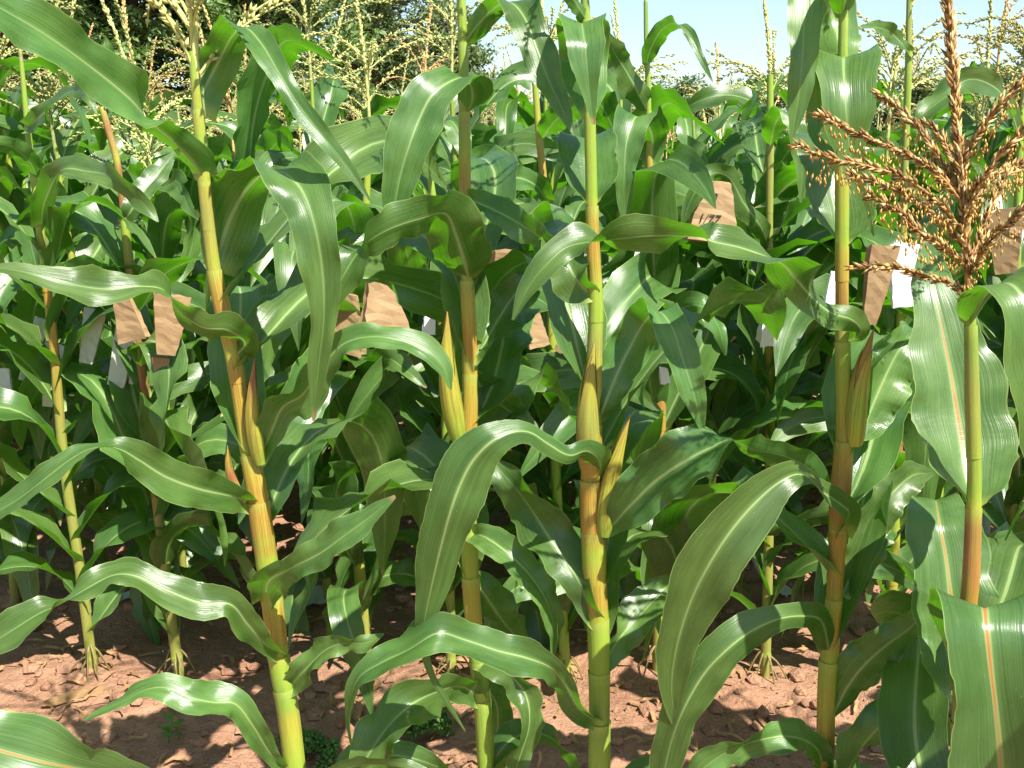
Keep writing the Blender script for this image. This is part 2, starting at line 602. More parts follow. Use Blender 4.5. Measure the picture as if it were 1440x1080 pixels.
# ------------------------------------------------------------------ library of free leaves (base at origin, growing along +X and up)
def free_leaf(seed, nu=7, n=22, length=0.50, width=0.084):
    r = np.random.default_rng(seed)
    e0 = math.radians(r.uniform(48, 72))
    e1 = math.radians(r.uniform(-85, -25))
    bend = r.uniform(0.28, 0.6)
    twist = r.uniform(-2.0, 2.0)
    yaw = r.uniform(-0.7, 0.7)
    s = np.linspace(0, 1, n)
    k = 1 / (1 + np.exp(-(s - bend) * r.uniform(6, 12)))
    k = (k - k[0]) / (k[-1] - k[0])
    e = e0 + (e1 - e0) * k
    az = yaw * s ** 1.5 + 0.35 * np.sin(s * r.uniform(5, 9) + r.uniform(0, 6))
    dirs = np.stack([np.cos(e) * np.cos(az), np.cos(e) * np.sin(az), np.sin(e)], 1)
    C = np.concatenate([[[0, 0, 0]], np.cumsum(dirs[:-1] * length / (n - 1), 0)])
    roll = twist * s ** 1.3 + 0.6 * np.sin(s * r.uniform(6, 11) + r.uniform(0, 6)) * s
    side = np.stack([-np.sin(az), np.cos(az), 0 * s], 1)
    upv = np.cross(dirs, side)
    Lv = side * np.cos(roll)[:, None] + upv * np.sin(roll)[:, None]
    w = np.interp(s, [0, .05, .15, .35, .6, .8, .93, 1], [.28, .55, .85, 1, .9, .6, .25, .02]) * width / 2
    return sweep_leaf(C, Lv, w, nu=nu, fold=0.3, ruffle=r.uniform(0.18, 0.42), waves=r.uniform(3.5, 6.5), seed=seed)


FREE = []
for i in range(34):
    v_, f_, u_ = free_leaf(100 + i)
    b_ = MB()
    b_.add(v_, f_, u_)
    FREE.append((b_.mesh('corn_leaf_blade', LEAF), v_, f_, u_))

# ------------------------------------------------------------------ stalks
LIME, YEL, ORA = (0.22, 0.35, 0.035), (0.38, 0.35, 0.042), (0.42, 0.24, 0.036)
GRN, RED, OLV = (0.15, 0.26, 0.045), (0.30, 0.095, 0.045), (0.26, 0.27, 0.06)
PUR = (0.22, 0.08, 0.05)


def tube(C, rad, col, nseg=12, vscale=1.0):
    """lofted round stem: centre line, radii, colours (n,4); uv = (around, metres along)"""
    C = np.asarray(C, float)
    n = len(C)
    T = nrm(np.gradient(C, axis=0))
    ref = np.array([0, 1.0, 0]) if abs(T[0][1]) < 0.8 else np.array([1.0, 0, 0])
    A = nrm(np.cross(T, ref))
    B = np.cross(T, A)
    th = np.linspace(0, 2 * np.pi, nseg, endpoint=False)
    V = C[:, None, :] + rad[:, None, None] * (np.cos(th)[None, :, None] * A[:, None, :] + np.sin(th)[None, :, None] * B[:, None, :])
    d = np.concatenate([[0], np.cumsum(np.linalg.norm(np.diff(C, axis=0), axis=1))]) * vscale
    UV = np.zeros((n, nseg, 2))
    UV[:, :, 0] = (0.5 - 0.5 * np.cos(th))[None, :] * 2 + np.sign(np.sin(th))[None, :] * 0.13
    UV[:, :, 1] = d[:, None]
    cc = np.repeat(np.asarray(col)[:, None, :], nseg, 1)
    return V.reshape(-1, 3), grid_faces(n, nseg, True), UV.reshape(-1, 2), cc.reshape(-1, cc.shape[-1])


def interp_col(t, stops):
    ts = [s[0] for s in stops]
    return np.stack([np.interp(t, ts, [s[1][k] for s in stops]) for k in range(3)], 1)


def stem_profile(z, nodes):
    """radius factor: a ring at every node and a slim sheath that widens below the next collar"""
    f = np.ones_like(z)
    for nz in nodes:
        f += 0.05 * np.exp(-((z - nz) / 0.006) ** 2)
        f += 0.07 * np.exp(-np.clip(nz - z, 0, 9) / 0.035) * (z <= nz)
    return f


def make_stalk(parent, origin, C, rad, cols, streak, nodes_z, name='stalk', nseg=14):
    col = np.hstack([cols, streak[:, None]])
    mb = MB()
    mb.add(*tube(C, rad * stem_profile(C[:, 2], nodes_z), col, nseg))
    return link(name, mb.mesh('corn_stalk', STALK, origin=origin), parent)


# ------------------------------------------------------------------ tassels
SPK_V = np.array([[0, 0, 0], [.45, .22, 0], [.45, -.11, .19], [.45, -.11, -.19], [1, 0, 0]], float)
SPK_F = [(0, 2, 1), (0, 3, 2), (0, 1, 3), (4, 1, 2), (4, 2, 3), (4, 3, 1)]


def spikelets(mb, C, size, step, spread=0.55, seed=0, col=None, mat=0, both=True, start=0.0, slim=1.0):
    r = np.random.default_rng(seed)
    d = np.concatenate([[0], np.cumsum(np.linalg.norm(np.diff(C, axis=0), axis=1))])
    T = nrm(np.gradient(C, axis=0))
    q = start * d[-1]
    k = 0
    while q < d[-1]:
        p = np.array([np.interp(q, d, C[:, a]) for a in range(3)])
        t = nrm(np.array([np.interp(q, d, T[:, a]) for a in range(3)]))
        for h in range(2 if both else 1):
            rv = r.normal(size=3)
            rv = nrm(rv - (rv @ t) * t)
            dr = nrm(t + rv * spread * r.uniform(0.6, 1.3))
            a = nrm(np.cross(dr, rv + 1e-3))
            b = np.cross(dr, a)
            s = size * r.uniform(0.75, 1.2)
            V = p + s * (SPK_V[:, :1] * dr + slim * SPK_V[:, 1:2] * a + slim * SPK_V[:, 2:] * b)
            cc = None
            if col is not None:
                base = np.array(col[r.integers(len(col))]) * r.uniform(0.7, 1.25)
                cc = np.tile(base, (5, 1))
            mb.add(V, SPK_F, None, cc, mat)
        q += step * r.uniform(0.8, 1.2)
        k += 1


def tassel_mesh(seed, mat, h=0.30, nb=9, droop=1.0):
    r = np.random.default_rng(seed)
    mb = MB()
    n = 12
    s = np.linspace(0, 1, n)
    lean = r.uniform(-0.06, 0.06, 2)
    C = np.stack([lean[0] * s ** 2, lean[1] * s ** 2, s * h], 1)
    rad = 0.0032 * (1 - 0.75 * s) + 0.0006
    mb.add(*tube(C, rad, np.ones((n, 4)), 5))
    spikelets(mb, C[4:], 0.0125, 0.0042, 0.42, seed)
    for b in range(nb):
        a = b * 2.4 + r.uniform(-0.4, 0.4)
        z0 = h * r.uniform(0.12, 0.42)
        ln = r.uniform(0.13, 0.21)
        e0, e1 = math.radians(r.uniform(40, 68)), math.radians(r.uniform(-60, 5)) * droop
        q = np.linspace(0, 1, 10)
        e = e0 + (e1 - e0) * q ** 1.2
        az = a + 0.3 * q * r.uniform(-1, 1)
        dd = np.stack([np.cos(e) * np.cos(az), np.cos(e) * np.sin(az), np.sin(e)], 1) * ln / 9
        B = np.concatenate([[[0, 0, z0]], np.array([0, 0, z0]) + np.cumsum(dd[:-1], 0)])
        mb.add(*tube(B, 0.0016 * (1 - 0.6 * q), np.ones((10, 4)), 4))
        spikelets(mb, B, 0.0105, 0.0078, 0.75, seed * 31 + b, start=0.12)
    return mb.mesh('tassel', mat)


TASSELS = [tassel_mesh(1, TASSEL, 0.3, 12), tassel_mesh(2, TASSEL, 0.33, 14), tassel_mesh(3, TASSEL, 0.28, 11, 0.8),
           tassel_mesh(4, TASSEL, 0.34, 15, 1.2), tassel_mesh(5, TASSEL, 0.31, 10, 1.0), tassel_mesh(6, TASSEL_TAN, 0.33, 3, 0.3),
           tassel_mesh(8, TASSEL, 0.35, 13, 1.1), tassel_mesh(9, TASSEL_TAN, 0.32, 6, 0.9)]


# ------------------------------------------------------------------ ears
def make_ear(parent, origin, base, tip, wpx, Y, cols, seed=0, name='ear'):
    a, b = at(*base, Y), at(*tip, Y - 0.01)
    n = 18
    s = np.linspace(0, 1, n)
    bow = nrm(np.cross(b - a, CF)) * 0.006
    C = a + (b - a) * s[:, None] + np.sin(s * np.pi)[:, None] * bow
    w = wpx * mpp(*base, Y) / 2
    rad = w * np.interp(s, [0, .08, .25, .5, .75, .92, 1], [.65, .9, 1, .86, .55, .22, .05])
    col = np.hstack([interp_col(s, cols), np.interp(s, [0, 1], [0.7, 0.9])[:, None]])
    mb = MB()
    mb.add(*tube(C, rad, col, 12))
    ear = link(name, mb.mesh('corn_ear', STALK, origin=origin), parent)
    r = np.random.default_rng(seed)
    for k in range(3):                       # husk leaves lapping round the ear
        m = MB()
        s0, s1 = 0.0, r.uniform(0.78, 1.02)
        q = np.linspace(s0, s1, 14)
        Cc = np.stack([np.interp(q, s, C[:, i]) for i in range(3)], 1)
        rr = np.interp(q, s, rad) * 1.05 + 0.0006 * (k + 1)
        th0 = 2.1 * k + r.uniform(-0.3, 0.3) + 3.6
        T = nrm(np.gradient(Cc, axis=0))
        A = nrm(np.cross(T, np.array([0, 1.0, 0])))
        B = np.cross(T, A)
        half = np.interp((q - s0) / (s1 - s0), [0, .5, .85, 1], [1.25, 1.1, 0.6, 0.03])
        uu = np.linspace(-1, 1, 7)
        th = th0 + half[:, None] * uu
        V = Cc[:, None] + rr[:, None, None] * (np.cos(th)[..., None] * A[:, None] + np.sin(th)[..., None] * B[:, None])
        UV = np.stack([np.broadcast_to(uu * 0.5 + k, th.shape), np.broadcast_to(q[:, None] * 0.2, th.shape)], -1)
        shade = r.uniform(0.8, 1.15)
        cc = np.repeat(np.hstack([interp_col(q, cols) * shade, np.full((14, 1), r.uniform(0.4, 1))])[:, None], 7, 1)
        m.add(V.reshape(-1, 3), grid_faces(14, 7), UV.reshape(-1, 2), cc.reshape(-1, 4))
        link('husk', m.mesh('husk', STALK, origin=origin), ear)
    return ear


# ------------------------------------------------------------------ a plant traced from the photograph's layout
def hero(label, Y, stem, stops, leaves, ears=(), nodes=(), tassel=None, auto=None, name='corn_plant', red=(), group=None,
         wmin=0.0, streak=0.5, seed=0, back=()):
    """stem: (px, py, width_px) from top to bottom; stops: (py, colour)"""
    S = np.array([np.concatenate([at(x, y, Y), [w * mpp(x, y, Y) / 2], [y]]) for x, y, w in stem])
    # carry the stem down into the soil
    b = S[-1]
    if b[2] > 0.02:
        sl = (S[-1] - S[-3])[:2] / max(1e-3, (S[-3][2] - S[-1][2]))
        k = max(2, int(b[2] / 0.12))
        ext = []
        for i in range(1, k + 1):
            z = b[2] * (1 - i / k) - (0.03 if i == k else 0)
            dz = b[2] - z
            ext.append([b[0] + sl[0] * dz * 0.75, b[1] + sl[1] * dz * 0.75, z, b[3] * (1 - 0.06 * i / k), b[4] + dz * 900])
        S = np.vstack([S, ext])
    S = S[::-1]
    D = catmull(S, 10)
    z0 = gz(D[0, 0], D[0, 1])
    origin = np.array([D[0, 0], D[0, 1], z0])
    root = empty(name, origin)
    tag(root, label, 'corn plant', group)
    cols = interp_col(D[:, 4], [(p, c) for p, c in stops])
    nz = []
    for ny in list(nodes):
        i = int(np.argmin(np.abs(D[:, 4] - ny)))
        nz.append(D[i, 2])
    zlow = D[0, 2] + 0.06
    while zlow < (min(nz) if nz else 0.6) - 0.08:
        nz.append(zlow)
        zlow += 0.1
    # dense in z for the rings
    zz = np.arange(D[0, 2], D[-1, 2], 0.004)
    F = np.stack([np.interp(zz, D[:, 2], D[:, i]) for i in range(5)], 1)
    cf = np.stack([np.interp(zz, D[:, 2], cols[:, i]) for i in range(3)], 1)
    for q in nz:                              # paler band just over each ring
        k_ = np.exp(-((zz - q - 0.008) / 0.007) ** 2)[:, None] * 0.5
        cf = cf * (1 - k_) + np.array(LIME) * k_
    warm = np.clip((cf[:, 0] / cf[:, 1] - 0.75) / 0.5, 0.1, 1.0)   # green parts carry few brown streaks
    st = streak * warm
    make_stalk(root, origin, F[:, :3], F[:, 3], cf, st, nz)
    for i, lf in enumerate(leaves):
        kw = {}
        if isinstance(lf, dict):
            kw = {k: v for k, v in lf.items() if k not in ('p', 'dry')}
            pts = lf['p']
        else:
            pts = lf
        # first control point is pulled onto the stem, so that the collar clasps it
        v, f, uv = traced_leaf(pts, seed=seed * 97 + i, roll=ROLLS.get((seed, i)), **kw)
        mb = MB()
        mb.add(v, f, uv)
        m = DRY if isinstance(lf, dict) and lf.get('dry') else (LEAF_RED if i in red else LEAF)
        lo = link('leaf', mb.mesh('leaf', m, origin=origin), root)
        # sheath below the collar
        p0 = at(pts[0][0], pts[0][1], pts[0][2])
        zc = float(np.clip(p0[2], zz[0] + 0.2, zz[-1]))
        zs = np.arange(max(zz[0], zc - 0.13), zc + 0.006, 0.006)
        if len(zs) > 4 and not (isinstance(lf, dict) and lf.get('dry')):
            G = np.stack([np.interp(zs, zz, F[:, j]) for j in range(4)], 1)
            tt = (zs - zs[0]) / (zs[-1] - zs[0])
            rr = G[:, 3] * (1.05 + 0.05 * tt + 0.05 * np.clip((tt - 0.9) / 0.1, 0, 1)) + 0.0004 * (i % 3)
            c3 = np.stack([np.interp(zs, zz, cf[:, j]) for j in range(3)], 1)
            edge = np.clip((tt - 0.88) / 0.12, 0, 1)[:, None] * 0.6
            c3 = c3 * (1 - edge) + np.array((0.36, 0.46, 0.10)) * edge
            m2 = MB()
            m2.add(*tube(G[:, :3], rr, np.hstack([c3, np.interp(zs, zz, st)[:, None] * 0.9]), 14))
            link('sheath', m2.mesh('sheath', STALK, origin=origin), lo)
    rb = np.random.default_rng(seed + 300)
    for k in range(8):                         # prop roots gripping the soil
        a = k * 0.785 + rb.uniform(-0.3, 0.3)
        zr = rb.uniform(0.03, 0.075)
        j = int(np.argmin(np.abs(zz - zz[0] - 0.03 - zr)))
        L_ = rb.uniform(0.035, 0.06)
        q = np.linspace(0, 1, 7)
        R_ = np.stack([F[j, 0] + np.cos(a) * L_ * q ** 0.8, F[j, 1] + np.sin(a) * L_ * q ** 0.8, z0 + zr - (zr + 0.015) * q ** 1.6], 1)
        m3 = MB()
        m3.add(*tube(R_, 0.0026 * (1 - 0.35 * q), np.tile([0.20, 0.13, 0.06, 0.4], (7, 1)), 6))
        link('brace_root', m3.mesh('brace_root', STALK, origin=origin), root)
    for i, e in enumerate(ears):
        make_ear(root, origin, *e, seed=seed * 13 + i)
    if auto:
        add_free_leaves(root, origin, F, auto, seed)
    r = random.Random(seed * 5 + 1)
    for zb in back:                            # leaves that arch away towards the next row
        i = int(np.argmin(np.abs(F[:, 2] - zb)))
        o = link('leaf', FREE[r.randrange(len(FREE))][0], root, Vector(F[i, :3] - origin))
        q = r.uniform(0.85, 1.05)
        o.scale = (q, q, q)
        o.rotation_euler = (0, r.uniform(-0.1, 0.15), math.pi / 2 + r.uniform(-0.9, 0.9))
    if tassel is not None:
        me, sc = tassel
        o = link('tassel', me, root, Vector(F[-1, :3] - origin) - Vector((0, 0, 0.01)))
        o.scale = (sc, sc, sc)
        o.rotation_euler = (0, 0, seed * 1.3)
    return root, origin, F


def add_free_leaves(root, origin, F, auto, seed):
    """auto = (z_low, z_high, spacing, size, first azimuth)"""
    r = random.Random(seed * 7 + 3)
    z, k = auto[0], 0
    while z < auto[1]:
        i = int(np.argmin(np.abs(F[:, 2] - z)))
        o = link('leaf', FREE[r.randrange(len(FREE))][0], root, Vector(F[i, :3] - origin))
        t = (z - auto[0]) / max(0.01, auto[1] - auto[0])
        s = auto[3] * (0.68 + 0.48 * math.sin(math.pi * (0.12 + 0.72 * t))) * r.uniform(0.8, 1.12)
        o.scale = (s, s * r.uniform(0.95, 1.2), s)
        o.rotation_euler = (r.uniform(-0.12, 0.12), r.uniform(-0.15, 0.2), auto[4] + math.pi * (k % 2) + r.uniform(-0.55, 0.55))
        z += auto[2] * r.uniform(0.85, 1.15)
        k += 1

ROLLS = {
    (1, 0): (0, 50, 50, 70, 120, 150, 150, 150, 150, 150),
    (1, 3): (0, 0, 40, 45, 50, 90, 145, 150, 150, 150, 145, 145),
    (1, 4): (0, 10, -40, -45, -35, 15, 30, 30, 30, 30),
    (1, 5): (0, -20, -30, -30, -40, -75, -60, -35, -30, -30, -30),
    (1, 6): (0, -40, -15, 25, 30, 30, 30),
    (1, 7): (0, -20, -30, -30, -35, -35, -40, -62, -35, -78, -40, -30, -30, -30),
    (1, 9): (0, -20, -30, -30, -65, -35, -35, -40, -60, -70, -40),
    (2, 6): (0, 25, 30, 30, 30, 40, 40),
    (3, 7): (0, 20, 30, 30, 30, 50, 85, 130, 140, 150, 155),
    (3, 8): (0, 40, 40, 15, -25, -30, -30, -35, -72, -35, -40, -60, -40),
    (4, 4): (0, 20, 20, -30, -20, 45, 85, 150, 148, 95, 40, 60, 100, 148, 150, 150, 150),
}

# ------------------------------------------------------------------ front row, plant by plant
# A: the leaning plant
Y = 1.15
A, Ao, AF = hero(
    'leaning corn plant with orange yellow stalk and slim reddish husk tips', Y,
    [(270, 72, 10), (272, 90, 12), (280, 170, 15), (288, 260, 17), (300, 370, 18), (312, 430, 20), (330, 510, 20), (347, 620, 22),
     (361, 690, 27), (371, 760, 27), (381, 830, 28), (393, 930, 27), (405, 1000, 27), (415, 1080, 27)],
    [(-50, LIME), (90, LIME), (160, YEL), (200, LIME), (250, YEL), (300, OLV), (380, YEL), (430, ORA), (500, YEL), (530, ORA), (640, YEL),
     (700, ORA), (765, ORA), (790, LIME), (835, YEL), (890, ORA), (935, LIME), (985, GRN), (1010, YEL), (1080, LIME), (2000, GRN)],
    [[(291, 258, 1.15, 28), (270, 225, 1.13, 32), (240, 195, 1.10, 28), (210, 170, 1.07, 28), (185, 140, 1.04, 42), (130, 95, 1.0, 52),
      (60, 45, .96, 56), (0, 10, .93, 52), (-70, -30, .90, 40), (-140, -60, .87, 5)],
     [(276, 157, 1.15, 36, 15), (288, 125, 1.16, 56, 22), (308, 85, 1.16, 60, 18), (327, 50, 1.14, 58, 2), (345, 38, 1.10, 46, -5), (368, 62, 1.07, 40, 20),
      (392, 102, 1.05, 34, 33), (420, 148, 1.04, 30, 38), (455, 193, 1.03, 27, 40), (490, 236, 1.03, 18, 40), (520, 282, 1.03, 3, 40)],
     [(304, 382, 1.15, 36, 5), (310, 348, 1.16, 82, 18), (326, 302, 1.16, 96, 18), (350, 262, 1.14, 86, 8), (383, 238, 1.09, 78, -4), (418, 258, 1.05, 84, 10),
      (440, 310, 1.03, 72, 10), (453, 380, 1.03, 56, 5), (455, 450, 1.03, 40, 0), (447, 520, 1.04, 27, 0), (441, 592, 1.05, 4, 0)],
     [(330, 502, 1.15, 22), (345, 482, 1.12, 34), (320, 464, 1.08, 34), (285, 460, 1.06, 24), (252, 437, 1.05, 32), (232, 408, 1.04, 30), (200, 402, 1.02, 30),
      (150, 406, 1.0, 42), (100, 399, .98, 40), (50, 386, .97, 24), (10, 378, .97, 14), (-35, 378, .97, 2)],
     [(368, 640, 1.15, 22), (384, 600, 1.13, 40), (398, 573, 1.12, 36), (425, 556, 1.11, 34), (450, 522, 1.10, 34), (482, 484, 1.09, 32), (530, 473, 1.08, 30),
      (585, 485, 1.08, 30), (622, 512, 1.08, 22), (634, 548, 1.08, 3)],
     [(352, 706, 1.15, 18), (325, 698, 1.11, 36), (280, 688, 1.07, 44), (232, 670, 1.04, 44), (197, 648, 1.02, 32), (165, 630, 1.0, 20), (130, 630, .99, 18),
      (98, 646, .98, 24), (60, 675, .97, 30), (20, 705, .97, 30), (-40, 738, .97, 12)],
     [(374, 842, 1.15, 22), (378, 818, 1.11, 40), (408, 800, 1.08, 34), (448, 779, 1.06, 38), (488, 750, 1.05, 36), (522, 725, 1.05, 24), (556, 698, 1.05, 4)],
     [(400, 922, 1.15, 14), (372, 905, 1.11, 24), (348, 878, 1.08, 30), (324, 850, 1.06, 32), (283, 848, 1.05, 36), (235, 830, 1.04, 36), (192, 810, 1.04, 28),
      (160, 808, 1.04, 24), (125, 825, 1.03, 30), (86, 848, 1.02, 24), (55, 862, 1.01, 32), (18, 885, 1.0, 40), (-25, 912, 1.0, 28), (-70, 935, 1.0, 4)],
     [(406, 968, 1.15, 16), (426, 945, 1.13, 36), (454, 916, 1.12, 32), (482, 905, 1.11, 26), (512, 905, 1.11, 22), (540, 892, 1.11, 4)],
     [(404, 1080, 1.15, 10), (380, 1060, 1.12, 22), (355, 1020, 1.09, 28), (331, 990, 1.08, 30), (300, 987, 1.07, 30), (265, 980, 1.06, 34), (233, 967, 1.06, 28),
      (204, 970, 1.06, 20), (175, 985, 1.06, 14), (145, 1000, 1.06, 11), (118, 1013, 1.06, 2)],
     [(425, 1160, 1.15, 14), (455, 1100, 1.1, 20), (500, 1077, 1.07, 22), (550, 1076, 1.05, 22), (595, 1086, 1.04, 14), (625, 1110, 1.04, 3)]],
    ears=[((366, 652), (358, 503), 19, 1.14, [(0, LIME), (.5, YEL), (.8, RED), (1, RED)]),
          ((343, 705), (320, 626), 11, 1.14, [(0, ORA), (.5, RED), (1, YEL)])],
    nodes=(157, 258, 380, 505, 640, 765, 842, 925, 990, 1080), seed=1, back=(0.6, 0.7, 0.8, 0.9, 0.98), auto=(0.1, 0.3, 0.09, 0.55, 0.4), streak=0.75)
ta = link('tassel', TASSELS[3], A, Vector(AF[-24, :3] - Ao))
ta.scale = (1.25, 1.25, 1.25)
ta.rotation_euler = (0, math.atan2(AF[-1, 0] - AF[-24, 0], AF[-1, 2] - AF[-24, 2]), 0)

# B: behind the folded leaf, ear hugging its stalk
hero(
    'corn plant with a slim yellow ear hugging its stalk under a broad folded leaf', 1.25,
    [(647, -60, 12), (648, -10, 13), (651, 60, 13), (653, 160, 14), (654, 270, 15), (657, 400, 17), (660, 470, 18), (661, 560, 19), (659, 640, 21), (660, 760, 22),
     (664, 850, 22), (672, 930, 22), (680, 1010, 22), (684, 1080, 22)],
    [(-90, LIME), (100, LIME), (165, OLV), (200, LIME), (230, YEL), (262, ORA), (280, ORA), (300, LIME), (400, OLV), (430, YEL), (480, ORA), (510, ORA),
     (530, YEL), (600, ORA), (760, LIME), (830, YEL), (890, YEL), (930, GRN), (1080, LIME), (2000, GRN)],
    [[(652, 62, 1.25, 14, -25), (668, 40, 1.24, 36, -38), (692, 14, 1.22, 38, -30), (716, 2, 1.18, 50, -8), (738, 25, 1.15, 54, 10), (755, 70, 1.13, 52, 20),
      (773, 115, 1.12, 42, 25), (790, 150, 1.11, 26, 25), (808, 190, 1.1, 3, 25)],
     {'p': [(655, 160, 1.25, 24, 0), (664, 142, 1.23, 56, -12), (662, 120, 1.21, 58, -8), (648, 108, 1.18, 52, -8), (612, 128, 1.15, 64, -30), (590, 165, 1.14, 74, -26),
            (575, 205, 1.13, 68, -18), (562, 250, 1.13, 52, -12), (554, 300, 1.13, 30, -8), (551, 348, 1.13, 4, -5)], 'ruffle': 0.08},
     {'p': [(660, 396, 1.25, 24, 0), (653, 368, 1.22, 84, 5), (641, 330, 1.19, 84, 12), (626, 300, 1.15, 76, 35), (592, 306, 1.11, 66, 58), (545, 322, 1.08, 64, 58),
            (510, 345, 1.06, 64, 50), (487, 380, 1.05, 56, 35), (471, 415, 1.05, 30, 25), (462, 452, 1.05, 3, 25)], 'fold': 0.16, 'base_fold': 0.6},
     [(657, 280, 1.25, 16), (680, 288, 1.22, 36), (715, 305, 1.19, 40), (750, 328, 1.17, 36), (778, 350, 1.16, 26), (802, 378, 1.16, 4)],
     [(661, 510, 1.25, 18), (680, 484, 1.26, 46), (700, 450, 1.29, 54), (724, 415, 1.32, 48), (752, 391, 1.35, 38), (782, 386, 1.38, 26), (812, 402, 1.4, 4)],
     [(661, 522, 1.27, 20), (685, 555, 1.29, 54), (716, 578, 1.3, 44), (756, 602, 1.3, 5)],
     [(660, 748, 1.25, 16), (685, 757, 1.22, 32), (715, 778, 1.2, 36), (745, 808, 1.19, 36), (768, 843, 1.18, 30), (779, 882, 1.18, 19), (777, 928, 1.18, 3)],
     [(661, 812, 1.25, 14), (680, 835, 1.27, 52), (705, 870, 1.29, 52), (728, 900, 1.3, 32), (742, 935, 1.3, 5)],
     [(677, 985, 1.25, 14), (650, 966, 1.22, 42), (615, 974, 1.18, 52), (580, 990, 1.15, 60), (550, 1015, 1.13, 62), (525, 1050, 1.12, 54), (505, 1090, 1.11, 38), (488, 1145, 1.1, 4)],
     [(672, 930, 1.25, 14), (705, 940, 1.22, 38), (738, 975, 1.2, 38), (745, 1020, 1.19, 34), (728, 1075, 1.19, 28), (715, 1135, 1.2, 4)],
     [(677, 960, 1.27, 20), (696, 985, 1.29, 42), (700, 1020, 1.3, 40), (692, 1070, 1.3, 38), (686, 1135, 1.3, 8)]],
    ears=[((646, 618), (629, 438), 27, 1.24, [(0, LIME), (.4, YEL), (.8, YEL), (1, ORA)])],
    nodes=(62, 160, 278, 396, 512, 620, 750, 815, 930, 985), seed=2, back=(0.6, 0.7, 0.8, 0.9, 0.98), auto=(0.1, 0.3, 0.09, 0.55, 0.4), streak=0.6, tassel=(TASSELS[1], 1.0))

